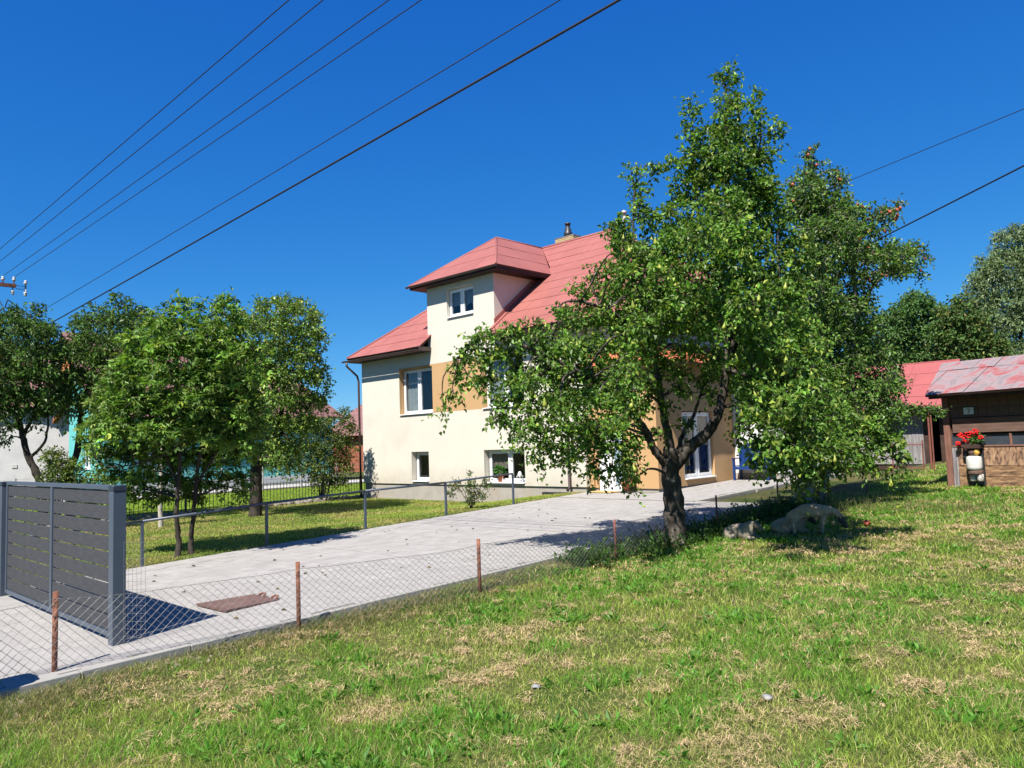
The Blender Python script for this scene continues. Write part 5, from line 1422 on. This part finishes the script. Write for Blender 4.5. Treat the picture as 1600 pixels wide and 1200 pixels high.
def hutw(x, y, z): return Vector((-5.486 + x * math.cos(HA) - y * math.sin(HA), 20.789 + x * math.sin(HA) + y * math.cos(HA), z))

t = thing('number_sign', 'small enamel house number sign with the number 7 under the hut eave', 'sign', hutw(.60, -.012, 2.40), HA)
b = MB(); b.box(-.135, -.012, -.10, .135, 0, .10, .004); b.build('border', M['signgreen'], t)
b = MB(); b.box(-.115, -.016, -.08, .115, -.0125, .08); b.build('face', M['signface'], t)
b = MB(); b.box(-.035, -.020, .035, .035, -.0165, .052); b.prism([(.035, -.0165, .036), (.018, -.0165, .036), (-.018, -.0165, -.055), (.000, -.0165, -.055)], (0, -.0035, 0)); b.build('numeral', M['black'], t)

t = thing('planter_figure', 'wooden planter figure with white body and brown hat hung on the hut wall', 'planter', hutw(.69, -.06, .66), HA)
b = MB(); b.box(-.18, .02, 0, .17, .05, .95, .004); b.box(-.27, -.04, .62, -.18, .05, .78, .02); b.build('back_board', M['black'], t)
b = MB(); b.box(-.19, -.16, .85, .19, .02, .95, .01); b.build('hat_box', M['darkwood'], t)
b = MB(); b.sphere((0, -.05, .77), .1, 2, (1.45, .8, .85)); b.build('head', M['brownwood'], t)
b = MB(); b.sphere((.085, -.085, .775), .075, 2, (.9, .7, 1.15)); b.build('face_patch', M['yellowwood'], t)
b = MB(); b.lathe([(.10, .34), (.16, .36), (.165, .42), (.165, .60), (.15, .66), (.10, .68)], (-.01, -.05, 0), 14); o = b.build('body', M['enamel'], t)
b = MB(); b.lathe([(.155, .255), (.16, .27), (.16, .33), (.155, .345)], (0, -.04, 0), 14); b.build('belt', M['brownwood'], t)
for sx in (-1, 1):
    b = MB(); b.lathe([(.06, .09), (.075, .10), (.075, .24), (.065, .255)], (.02 + sx * .077, -.04, 0), 10); b.build('leg', M['speckle'], t)
g_ = thing('geranium', 'red flowering geranium growing in the brown hat of the planter figure', 'plant', hutw(.69, -.10, 1.60), HA)
small_plant(g_, 'foliage', (.10, -.03, .12), (.17, .09, .11), 80, .10, (.07, .16, .03), .3)
b = MB()
for k in range(7): b.tube([(0, 0, 0), (-.25 + k * .08, -.03, .2)], .006, 4)
b.build('stem', M['grass'] if False else M['pear'], g_)
for (x, z, r_) in ((-.25, .22, .075), (-.33, .03, .055), (-.06, .24, .085), (.09, .30, .075), (-.12, .12, .08), (.20, .16, .06)):
    b = MB(); 
    for k in range(26):
        v = Vector((rs.gauss(0, 1), rs.gauss(0, 1), rs.gauss(0, 1))).normalized() * r_ * rs.uniform(.7, 1)
        b.sphere((x + v.x, -.05 + v.y, z + v.z), .022, 1, (1, 1, .7), .2)
    b.build('flower_head', M['geranium'], g_)['kind'] = 'stuff'

# ------------------------------------------------------------------ barn
BN = Vector((-8.0, 29.7, .80))
barn = thing('wooden_barn', 'grey plank barn with a faded red roof and an open dark doorway behind the hut', 'barn', BN)
X0, X1 = -13.6, -7.70
b = MB(); b.box(X0, 29.76, .4, -8.36, 29.80, 3.0); b.box(-8.02, 29.76, .4, X1, 29.80, 3.0); b.box(X0, 33.4, .4, X1, 33.5, 3.0); b.box(X0, 29.8, .4, X0 + .1, 33.4, 3.0); b.box(X1 - .1, 29.8, .4, X1, 33.4, 3.0); b.build('backing_wall', M['darkwood'], barn, -BN)
x = X0
while x < X1:
    w = rs.uniform(.16, .26)
    x2 = min(X1, x + w)
    if x2 < -8.37 or x > -8.05:
        s = MB(); s.box(0, -.03, 0, x2 - x - .008, 0, 2.1 + rs.uniform(-.06, .03)); s.build('plank', M['greywood'], barn, Vector((x, 29.755 + rs.uniform(-.012, .005), .78)) - BN)
    x = x2
br = bpy.data.objects.new('roof', None); C.objects.link(br); br.parent = barn; br.location = -BN
roof_slope(br, [(X0 - .4, 29.15, 2.72), (X1 + .05, 29.15, 2.74), (X1 + .05, 31.6, 4.52), (X0 - .4, 31.6, 4.50)], M['barnroof'], row=.75, width=1.1, seed=61, **RS)
roof_slope(br, [(X0 - .4, 34.1, 2.72), (X0 - .4, 31.6, 4.50), (X1 + .05, 31.6, 4.52), (X1 + .05, 34.1, 2.74)], M['barnroof'], row=.75, width=1.1, joined=True, seed=62, **RS)
b = MB(); b.prism([(X1 - .02, 29.8, 3.0), (X1 - .02, 33.4, 3.0), (X1 - .02, 31.6, 4.45)], (-.06, 0, 0)); b.build('gable', M['greywood'], barn, -BN)
b = MB(); b.box(X0 - .4, 29.17, 2.60, X1 + .03, 29.2, 2.68); b.build('eave_board', M['darkwood'], barn, -BN)

# rusty wire pen gate between fence and barn
pg = thing('wire_pen_gate', 'rusty framed wire mesh gate standing on the grass in front of the barn', 'gate', (-7.6, 26.2, gz(-7.6, 26.2)))
for (x0, x1, h) in ((-.9, -.87, .85), (.0, .035, .95), (.22, .27, 1.85), (.30, .335, 1.8)):
    b = MB(); b.box(x0, -.02, -.05, x1, .02, h); b.build('post', M['redbrown'], pg)
b = MB(); b.box(-.9, -.012, .08, .0, .012, .11); b.box(-.9, -.012, .80, .0, .012, .83); b.build('frame', M['redbrown'], pg)
b = MB()
for i in range(24): b.tube([(-.88 + i * .038, 0, .1), (-.88 + i * .038, 0, .81)], .0022, 3, False)
for i in range(19): b.tube([(-.88, 0, .1 + i * .038), (.0, 0, .1 + i * .038)], .0022, 3, False)
o = b.build('mesh', M['wire'], pg, fix=False); o['kind'] = 'stuff'

# ------------------------------------------------------------------ sheep
def skin_body(name, verts, edges, radii, m, parent, sub=2, noise=None):
    me = bpy.data.meshes.new(name); me.from_pydata(verts, edges, []); me.materials.append(m)
    o_ = inst(name, me, parent)
    md = o_.modifiers.new('skin', 'SKIN'); md.use_smooth_shade = True
    sk = me.skin_vertices[0].data
    for i, r_ in enumerate(radii):
        sk[i].radius = r_ if hasattr(r_, '__len__') else (r_, r_)
        sk[i].use_root = (i == 0)
    o_.modifiers.new('sub', 'SUBSURF').levels = sub
    o_.modifiers['sub'].render_levels = sub
    if noise:
        tx = bpy.data.textures.new('wool_relief', 'CLOUDS'); tx.noise_scale = noise[0]
        dm_ = o_.modifiers.new('relief', 'DISPLACE'); dm_.texture = tx; dm_.strength = noise[1]; dm_.mid_level = .5
    return o_


def sheep_stand(loc, rz, label):
    t = thing('sheep', label, 'sheep', loc, rz, 'sheep resting under the trees')
    t.scale = (.68, .68, .68)
    # local +x is forward
    v = [(-.38, 0, .60), (-.15, 0, .60), (.12, 0, .60), (.36, 0, .61), (.54, 0, .60), (.68, 0, .50), (.76, 0, .36), (.84, 0, .22),
         (-.36, .11, .40), (-.40, .12, .24), (-.36, .12, .03), (-.36, -.11, .40), (-.42, -.12, .24), (-.38, -.12, .03),
         (.30, .10, .38), (.31, .11, .20), (.30, .11, .03), (.30, -.10, .38), (.27, -.11, .20), (.28, -.11, .03), (-.50, 0, .50), (-.53, 0, .38)]
    e = [(0, 1), (1, 2), (2, 3), (3, 4), (4, 5), (5, 6), (6, 7), (0, 8), (8, 9), (9, 10), (0, 11), (11, 12), (12, 13), (3, 14), (14, 15), (15, 16), (3, 17), (17, 18), (18, 19), (0, 20), (20, 21)]
    r_ = [(.175, .175), (.195, .19), (.20, .19), (.175, .175), (.11, .11), (.085, .085), (.062, .07), (.04, .045), .085, .040, .026, .085, .040, .026, .07, .036, .025, .07, .036, .025, .045, .025]
    skin_body('body', v, e, r_, M['wool'], t, 2, (.09, .035))
    b = MB(); b.tube([(.70, 0, .45), (.74, 0, .39), (.785, 0, .31), (.84, 0, .22), (.87, 0, .16), (.875, 0, .145)], [.06, .082, .074, .058, .046, .02], 10); b.build('face', M['sheepface'], t)
    for sy in (-1, 1):
        b = MB(); b.sphere((.69, sy * .125, .42), .065, 2, (.5, 1.35, .45)); b.build('ear', M['sheepface'], t)
    for (x, y) in ((-.36, .12), (-.38, -.12), (.30, .11), (.28, -.11)):
        b = MB(); b.lathe([(.035, 0), (.032, .04), (.026, .06)], (x, y, 0), 8); b.build('hoof', M['black'], t)
    return t


def sheep_lie(loc, rz, label, m, facem, head):
    t = thing('sheep', label, 'sheep', loc, rz, 'sheep resting under the trees')
    t.scale = (.66, .66, .66)
    v = [(-.30, 0, .20), (-.08, 0, .22), (.16, 0, .21), (.34, 0, .24), (head[0] - .11, head[1] * .6, head[2] + .04), head,
         (.30, .16, .08), (.50, .16, .05), (.30, -.16, .08), (.48, -.15, .05), (-.22, .20, .10), (.0, .27, .06), (-.22, -.20, .10), (.0, -.27, .06), (-.46, 0, .18)]
    e = [(0, 1), (1, 2), (2, 3), (3, 4), (4, 5), (3, 6), (6, 7), (3, 8), (8, 9), (0, 10), (10, 11), (0, 12), (12, 13), (0, 14)]
    r_ = [(.19, .19), (.25, .22), (.24, .21), (.16, .16), .10, .07, .07, .035, .07, .035, .12, .06, .12, .06, .07]
    skin_body('body', v, e, r_, m, t, 2, (.09, .035))
    h = Vector(head); d_ = Vector((.55, head[1] * .5, -.55)).normalized()
    b = MB(); b.tube([h - d_ * .03, h + d_ * .02, h + d_ * .08, h + d_ * .14, h + d_ * .185, h + d_ * .20], [.05, .08, .074, .058, .045, .02], 10); b.build('face', facem, t)
    for sy in (-1, 1):
        b = MB(); b.sphere(h + Vector((-.04, sy * .13, .05)), .062, 1, (.5, 1.25, .45)); b.build('ear', facem, t)
    return t
CAMYAW = math.atan2(CAM_R.y, CAM_R.x)
def gp(px, py, depth):
    p = at(px, py, depth); return Vector((p.x, p.y, gz(p.x, p.y)))
sheep_stand(gp(1266, 834, 12.9), CAMYAW - .12, 'standing tan sheep grazing with its head down to the right')
sheep_lie(gp(1157, 838, 13.0), CAMYAW - .75, 'pale sheep lying beside the fence, leftmost of the three', M['woolpale'], M['sheepskin'], (.50, -.10, .40))
sheep_lie(gp(1232, 831, 13.3), CAMYAW - .15, 'lying sheep with a dark face behind the standing sheep', M['wool'], M['sheepface'], (.54, -.08, .38))

# ------------------------------------------------------------------ utility pole and overhead wires
PP = Vector((-27.0, 5.82, 0))
pole = thing('utility_pole', 'utility pole with rusty crossarm and white insulators at the left edge', 'utility pole', PP)
b = MB(); b.tube([(.12, -.85, -.3), (.12, -.85, 7.9)], [.15, .10], 10); b.build('pole', M['polewood'], pole)
b = MB(); b.box(-.06, -1.9, 7.28, .06, .38, 7.38); b.build('crossarm', M['rust'], pole)
b = MB(); b.box(-.012, .38, 7.335, .012, .66, 7.35); b.box(-.012, .38, 7.24, .012, .66, 7.255); b.box(-.015, .62, 7.2, .015, .66, 7.40); b.build('bracket', M['black'], pole)
INS = [(-.6, 7.52, 1), (.04, 7.50, 1), (.33, 7.52, 1), (.64, 7.45, 1), (.30, 7.14, -1), (.64, 7.13, -1)]
for (y, z, s) in INS:
    b = MB(); b.lathe([(.02, -.13 * 1), (.02, -.03), (.055, -.03), (.06, 0), (.035, .03), (.05, .06), (.025, .09)] if s > 0 else [(.025, -.09), (.05, -.06), (.035, -.03), (.06, 0), (.055, .03), (.02, .03), (.02, .13)], (0, y, z), 10); b.build('insulator', M['porcelain'], pole)


def wire(label, pts_ends, r_, sag, m=None, name='overhead_wire', group='overhead wires'):
    a, c = Vector(pts_ends[0]), Vector(pts_ends[1])
    mid = (a + c) / 2
    t_ = MB(); n_ = 40; pts = []
    for i in range(n_ + 1):
        f = i / n_; p = a.lerp(c, f); p.z -= sag * 4 * f * (1 - f); pts.append(p - a)
    t_.tube(pts, r_, 5)
    o_ = t_.build(name, m or M['cable'], None, a)
    return tag(o_, label, 'wire', group)


def through(a, px, py, zz, ext=1.9):
    """End of a straight run from a that passes the photograph point at height zz."""
    d = CAM_F + (px - 800) / 1200 * CAM_R - (py - 600) / 1200 * CAM_U
    p = CAM_P + d * ((zz - 2.0) / d.z)
    return a + (p - a) * ext
for (st_, px, lab) in (((-27, 5.1, 7.62), 445, 'thin overhead wire, uppermost on the left'), ((-27, 5.4, 7.62), 498, 'thin overhead wire, second from the top left'),
                       ((-27, 5.86, 7.6), 600, 'thin overhead wire, third from the top left'), ((-27, 6.15, 7.6), 650, 'thin overhead wire running to the outermost insulator')):
    a = Vector(st_); wire(lab, (a, through(a, px, 0, 8.3)), .008, .05)
a = at(0, 524, 26.3); wire('thin lower overhead wire just above the thick cable', (a, through(a, 855, 0, 7.6)), .008, .10)
a = at(0, 549, 26.3); wire('thick black cable slanting across the sky in front of the house', (a, through(a, 945, 0, 7.2)), .017, .10)
a = at(-6, 455, 26.3); 
dc = MB(); dc.tube([at(-4, 462, 26.3), at(2, 476, 26.3), at(8, 480, 26.3), at(12, 468, 26.3)], .018, 6); o = dc.build('cable_loop', M['cable'], pole, -PP)
wire('short drop cable from the pole down into the cherry trees', (at(12, 468, 26.3), at(150, 560, 30)), .017, .05)
A_ = Vector((-11.7, 20.4, 5.3)); wire('thick service cable from the house rising to the right edge', (A_, A_ + (at(1700, 197, 11.0) - A_) * 2.0), .015, .10)
A_ = Vector((-14.0, 20.6, 7.6)); wire('thin service wire above the thick cable at the right edge', (A_, A_ + (at(1700, 120, 11.0) - A_) * 2.0), .007, .08)

# ------------------------------------------------------------------ small things on the grass
for i, (px, py, dep, m, lab) in enumerate(((1355, 822, 13.4, 'apple', 'fallen orange red apple in the grass to the right of the sheep'), (1405, 798, 15.2, 'pear', 'fallen yellow pear in the far grass near the hut'))):
    q_ = gp(px, py, dep); o = inst('fallen_fruit', apple_me if m == 'apple' else pear_me, None, q_ + Vector((0, 0, .05)), (1.2, .3, i), (1.5, 1.5, 1.5)); tag(o, lab, 'fruit')
for (px, py, dep, lab, s) in ((837, 1074, 6.1, 'crumpled white scrap of paper in the grass, left of centre', .032), (1202, 1124, 5.45, 'crumpled white scrap of paper in the near grass, right of centre', .036)):
    q_ = gp(px, py, dep); b = MB(); b.sphere((0, 0, 0), s, 2, (1.2, 1, .5), .28); o = b.build('paper_scrap', M['tissue'], None, q_ + Vector((0, 0, .03))); tag(o, lab, 'litter')

# rose bush by the handrail
rb = Vector((-14.75, 13.6, gz(-14.75, 13.6)))
rl = [([rb, rb + Vector((dx * .4, dy * .4, .35)), rb + Vector((dx, dy, .85))], .012, .006) for dx, dy in ((.1, .1), (-.25, -.2), (.3, .25), (-.05, .0), (-.4, -.3))]
rp = [(rb.x + x, rb.y + y, rb.z + z, r_, r_, r_ * .9, .3) for x, y, z, r_ in ((0, 0, .25, .16), (0, .05, .45, .16), (.05, 0, .65, .15), (-.3, -.25, .62, .15), (.32, .28, .65, .15), (-.45, -.35, .42, .12), (0, 0, .95, .08), (.2, .2, .35, .14))]
tree('rose_bush', 'small thorny rose bush beside the handrail in front of the lower window', 'bush', rb, rl, rp, dict(n_twigs=190, leaf=.06, twig_len=.16, per_twig=6, base_col=(.08, .13, .03), alt_col=(.15, .12, .04), alt_p=.25, seed=31), M['bark_dark'], M['leaf_apple'], links=False, twig_frac=.8)

# ------------------------------------------------------------------ grass
def in_view(P_, margin=.30):
    d = P_ - np.array(CAM_P)
    dep = d @ np.array(CAM_F); x = (d @ np.array(CAM_R)) / np.maximum(dep, .01); y = (d @ np.array(CAM_U)) / np.maximum(dep, .01)
    return (dep > 1.5) & (np.abs(x) < .667 + margin) & (y > -.5 - margin), dep


def scatter(n, x0, x1, y0, y1, dens, seed):
    rg = np.random.default_rng(seed)
    x = rg.uniform(x0, x1, n); y = rg.uniform(y0, y1, n)
    z = Gz(x, y); P_ = np.stack([x, y, z], 1)
    ok, dep = in_view(P_)
    keep = ok & (rg.random(n) < dens(x, y, dep))
    return P_[keep], dep[keep]


def on_meadow(x, y):
    return (x > -7.78) & ((y < 16.45) | (x > -9.7 + .05 * np.clip(y - 18.6, 0, 9)))
def not_blocked(x, y):
    c, s = math.cos(HA), math.sin(HA); dx = x + 5.486; dy = y - 20.789
    u = dx * c + dy * s; v = -dx * s + dy * c
    return ~((u > 0) & (v > -.02) & (v < 2.5)) & (y < 29.7)


def blades(P_, h, w, lean, col, seed, curve=.5):
    rg = np.random.default_rng(seed); n = len(P_)
    a = rg.uniform(0, 2 * np.pi, n); dirx = np.stack([np.cos(a), np.sin(a), np.zeros(n)], 1)
    b_ = rg.uniform(0, 2 * np.pi, n); sd = np.stack([np.cos(b_), np.sin(b_), np.zeros(n)], 1)
    H = h[:, None]; L_ = lean[:, None]; W = w[:, None]
    up = np.array([0, 0, 1.0])
    m_ = P_ + up * H * .55 + dirx * L_ * H * .35
    tip = P_ + up * H * (1 - .25 * L_) + dirx * L_ * H
    v = np.stack([P_ - sd * W * .5, P_ + sd * W * .5, m_ + sd * W * .38, m_ - sd * W * .38, tip], 1).reshape(-1, 3)
    k = np.arange(n)[:, None] * 5
    q_ = k + np.array([[0, 1, 2, 3]]); t3 = k + np.array([[3, 2, 4]])
    cc = np.repeat(col, 5, axis=0).reshape(n, 5, 3).copy()
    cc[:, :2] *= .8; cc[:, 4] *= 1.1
    return v, q_, t3, cc.reshape(-1, 3)


def add_stuff(name, label, v, q_, t3, cc, m):
    o_ = inst(name, fast_mesh(name, v, quads=q_, tris=t3, col=np.clip(cc, 0, .9), mats=[m])); tag(o_, label, name.replace('_', ' ') if False else None, kind='stuff')
    o_['label'] = label; o_['category'] = 'grass'
    return o_
GREEN = np.array((.125, .26, .024)); LIME = np.array((.27, .36, .045)); DRY = np.array((.52, .41, .20)); OLIVE = np.array((.25, .29, .065))
def patchiness(x, y):
    lush = smooth01((fbm(x * 2.0 + 3, y * 2.0) * .6 + fbm(x * .6 + 9, y * .6 + 2) * .4 - .50) * 7 + .38)
    lush = np.maximum(lush, smooth01(1.3 - np.abs(x + 6.3 - .35 * np.sin(y * .9)) * 1.5) * smooth01((y - 4.5) / 2) * smooth01((15 - y) / 2))
    lush = np.maximum(lush, smooth01(1.5 - ((x + 1.35) / .38) ** 2 - ((y - 5.9) / .45) ** 2))
    dry = smooth01((fbm(x * 2.3 + 40, y * 2.3 + 11) * .65 + fbm(x * .7 + 5, y * .7 + 31) * .35 - .53) * 7 + .35) * (1 - lush * .7)
    return lush, dry
def colour(x, y, rg):
    lush, dry = patchiness(x, y); n = len(x)
    base = OLIVE + (LIME - OLIVE) * rg.random((n, 1)) * .8
    c = base * (1 - lush[:, None]) + GREEN * lush[:, None]
    isdry = rg.random(n) < (.12 + .44 * dry)
    c[isdry] = DRY * rg.uniform(.7, 1.15, (isdry.sum(), 1))
    return c * rg.uniform(.70, 1.75, (n, 1)), lush, dry
rg = np.random.default_rng(77)
# near meadow
P_, dep = scatter(2300000, -8, 10, 1, 24, lambda x, y, d: on_meadow(x, y) * not_blocked(x, y) * np.clip((5.0 / np.maximum(d, 4.0)) ** 1.75, 0, 1) * .8, 101)
c_, lush, dry = colour(P_[:, 0], P_[:, 1], rg)
h = (.026 + .040 * rg.random(len(P_)) + lush * .06 * rg.random(len(P_)) + .05 * (rg.random(len(P_)) < .04)) * np.where(dep < 9, 1, 1.05); w = np.clip(.0038 * dep / 5, .0036, .016) * rg.uniform(.7, 1.3, len(P_))
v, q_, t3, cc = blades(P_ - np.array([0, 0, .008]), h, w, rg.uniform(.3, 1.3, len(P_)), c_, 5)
add_stuff('meadow_grass', 'short sunlit meadow grass in mixed green and straw tones', v, q_, t3, cc, M['grass'])
NB = len(P_)
# far meadow
P_, dep = scatter(150000, -14, 16, 16, 42, lambda x, y, d: on_meadow(x, y) * not_blocked(x, y) * 1.0 * (d > 17), 102)
c_, lush, dry = colour(P_[:, 0], P_[:, 1], rg)
v, q_, t3, cc = blades(P_, rg.uniform(.04, .09, len(P_)), rg.uniform(.012, .028, len(P_)), rg.uniform(.2, 1, len(P_)), c_, 6)
add_stuff('far_meadow_grass', 'meadow grass around the hut and barn', v, q_, t3, cc, M['grass'])
# cut hay lying about in tufts
nt_ = 1500
T_, dep = scatter(19000, -7.6, 10, 2, 20, lambda x, y, d: on_meadow(x, y) * not_blocked(x, y) * np.clip(6 / d, 0, 1) * (.14 + .86 * patchiness(x, y)[1]), 103)
pos = []; 
for p in T_:
    k = rg.integers(12, 48); s = rg.uniform(.025, .075)
    e = rg.normal(size=(k, 3)) * np.array([s, s, .012]); e[:, 2] = np.abs(e[:, 2]) + .015 + .02 * np.exp(-(e[:, 0] ** 2 + e[:, 1] ** 2) / (s * s))
    pos.append(p + e)
pos = np.concatenate(pos); n = len(pos)
a = rg.uniform(0, 2 * np.pi, n); L_ = rg.uniform(.025, .085, n)[:, None]; dv = np.stack([np.cos(a), np.sin(a), rg.normal(0, .22, n)], 1)
sd = np.stack([-np.sin(a), np.cos(a), np.zeros(n)], 1); dd = np.linalg.norm(pos - np.array(CAM_P), axis=1)
W = (np.clip(.0030 * dd / 5, .0026, .009) * rg.uniform(.7, 1.3, n))[:, None]
bend = np.array([0, 0, 1.0]) * rg.uniform(-.01, .015, (n, 1))
v = np.stack([pos - dv * L_ * .5 - sd * W * .5, pos - dv * L_ * .5 + sd * W * .5, pos + bend + sd * W * .5, pos + bend - sd * W * .5, pos + dv * L_ * .5], 1).reshape(-1, 3)
k = np.arange(n)[:, None] * 5
cc = np.repeat(np.array((.49, .355, .20)) * rg.uniform(.6, 1.25, (n, 1)), 5, axis=0)
add_stuff('cut_hay', 'dry tan hay lying in small tufts on the meadow', v, k + np.array([[0, 1, 2, 3]]), k + np.array([[3, 2, 4]]), cc, M['straw'])
# broad leaved weeds
T_, dep = scatter(6000, -7.5, 10, 2, 20, lambda x, y, d: on_meadow(x, y) * not_blocked(x, y) * (.02 + smooth01(patchiness(x, y)[0] * 1.2 - .2) * .55), 104)
pos = []; dirs = []; sz = []; col = []
for p in T_:
    k = rg.integers(9, 22); s = rg.uniform(.05, .14)
    e = rg.normal(size=(k, 3)); e[:, 2] = np.abs(e[:, 2]) * .7 + .2
    pos.append(p + e * np.array([s * .6, s * .6, .015])); dirs.append(e); sz.append(rg.uniform(.04, .10, k)); col.append(np.array((.085, .21, .026)) * rg.uniform(.6, 1.6, (k, 1)))
v, t3, cc = leafset(np.concatenate(pos), np.concatenate(dirs), np.concatenate(sz), np.concatenate(col), .38, .15)
o = inst('meadow_weeds', fast_mesh('meadow_weeds', v, tris=t3, col=np.clip(cc, 0, .8), mats=[M['grass']])); tag(o, 'low broad leaved green weeds in patches on the meadow', 'weeds', kind='stuff')
# taller dry growth under the chain link fence
P_, dep = scatter(210000, -7.82, -6.3, 0, 21, lambda x, y, d: on_meadow(x, y) * np.clip((-7.05 + .22 * np.sin(y * 1.3) - x) * 1.8, 0, 1) * np.clip(8 / d, 0, 1) * (.25 + .75 * fbm(x * 2, y * 2)), 105)
n = len(P_); c_ = np.where(rg.random((n, 1)) < .5, np.array((.33, .275, .135)), np.array((.11, .15, .045))) * rg.uniform(.6, 1.25, (n, 1))
v, q_, t3, cc = blades(P_, rg.uniform(.04, .13, n), np.clip(.004 * dep / 6, .004, .009), rg.uniform(.4, 1.5, n), c_, 7)
add_stuff('fence_grass', 'taller dry grass and stalks under the chain link fence', v, q_, t3, cc, M['grass'])
# shady weeds at the foot of the pear tree and fence
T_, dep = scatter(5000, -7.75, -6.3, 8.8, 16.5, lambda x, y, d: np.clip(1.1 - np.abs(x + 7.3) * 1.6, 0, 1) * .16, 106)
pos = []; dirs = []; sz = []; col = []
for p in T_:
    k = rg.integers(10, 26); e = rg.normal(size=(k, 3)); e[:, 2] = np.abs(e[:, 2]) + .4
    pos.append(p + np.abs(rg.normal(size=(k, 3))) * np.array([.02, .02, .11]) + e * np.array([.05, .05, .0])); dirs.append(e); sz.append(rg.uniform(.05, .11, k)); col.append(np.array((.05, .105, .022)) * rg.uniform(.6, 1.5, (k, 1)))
v, t3, cc = leafset(np.concatenate(pos), np.concatenate(dirs), np.concatenate(sz), np.concatenate(col), .42, .15)
o = inst('fence_weeds', fast_mesh('fence_weeds', v, tris=t3, col=cc, mats=[M['grass']])); tag(o, 'leafy weeds around the pear trunk and fence foot', 'weeds', kind='stuff')
# seed stalks behind the sheep
P_, dep = scatter(4000, -7.0, -3.5, 14.5, 17.5, lambda x, y, d: (np.abs(y - 15.9 - .15 * x - .9) < .55) * .5, 107)
n = len(P_); v, q_, t3, cc = blades(P_, rg.uniform(.12, .36, n), np.full(n, .008), rg.uniform(.1, .6, n), np.array((.16, .17, .06)) * rg.uniform(.6, 1.3, (n, 1)), 8)
add_stuff('tall_stalks', 'tall thin weed stalks in the shade behind the sheep', v, q_, t3, cc, M['grass'])
# left lawn, mown short
P_, dep = scatter(520000, -36, -13.2, 2, 30, lambda x, y, d: (x < Xl(y) - .02) * (~((x > -25.9) & (y > 17.95))) * np.clip((15 / d) ** 1.2, 0, 1), 108)
n = len(P_); x, y = P_[:, 0], P_[:, 1]
st_ = .5 + .5 * np.sin((x * .35 + y) * 3.3 + 1.5 * fbm(x * .5, y * .5)); ny = fbm(x * .9, y * .9)
c_ = np.array((.17, .235, .038)) * (1 - st_[:, None] * .5) + np.array((.28, .28, .07)) * st_[:, None] * .5
dr = (rg.random(n) < smooth01((ny - .52) * 7) * .6); c_[dr] = np.array((.34, .27, .11)); bright = x < -27; c_[bright] = np.array((.21, .31, .025))
c_ *= rg.uniform(1.05, 2.0, (n, 1))
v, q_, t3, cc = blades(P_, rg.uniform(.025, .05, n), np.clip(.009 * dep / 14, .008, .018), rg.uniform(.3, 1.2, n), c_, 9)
add_stuff('lawn_grass', 'short mown lawn between driveway and iron fence', v, q_, t3, cc, M['grass'])
# fallen leaves on the paving
rl_ = np.random.default_rng(55); n = 70
x = rl_.uniform(-13.5, -8.2, n); y = rl_.uniform(4, 16, n); P_ = np.stack([x, y, Dz(y) + .006], 1)
a = rl_.uniform(0, 6.28, n); dv = np.stack([np.cos(a), np.sin(a), np.full(n, .12)], 1)
v, t3, cc = leafset(P_, dv, rl_.uniform(.04, .085, n), np.array((.14, .10, .03)) * rl_.uniform(.5, 1.4, (n, 1)), .55, .3, np.tile(np.array([0, 0, 1.0]), (n, 1)))
o = inst('fallen_leaves', fast_mesh('fallen_leaves', v, tris=t3, col=cc, mats=[M['straw']])); tag(o, 'a few dry leaves scattered on the paved driveway', 'leaves', kind='stuff')
# gravelly strip below the kerb
b = MB()
rs2 = random.Random(4)
for i in range(700):
    y = rs2.uniform(1, 12); x = -7.78 + abs(rs2.gauss(0, .14)); s = rs2.uniform(.012, .035)
    b.sphere((x, y, gz(x, y) + s * .2), s, 1, (1.2, 1, .6), .25)
o = b.build('gravel', M['soil'], fix=False); tag(o, 'loose gravel along the foot of the kerb', 'gravel', kind='stuff')
print('BLADES', NB, 'TRIS', sum(len(m.loops) - 2 * len(m.polygons) for m in bpy.data.meshes))
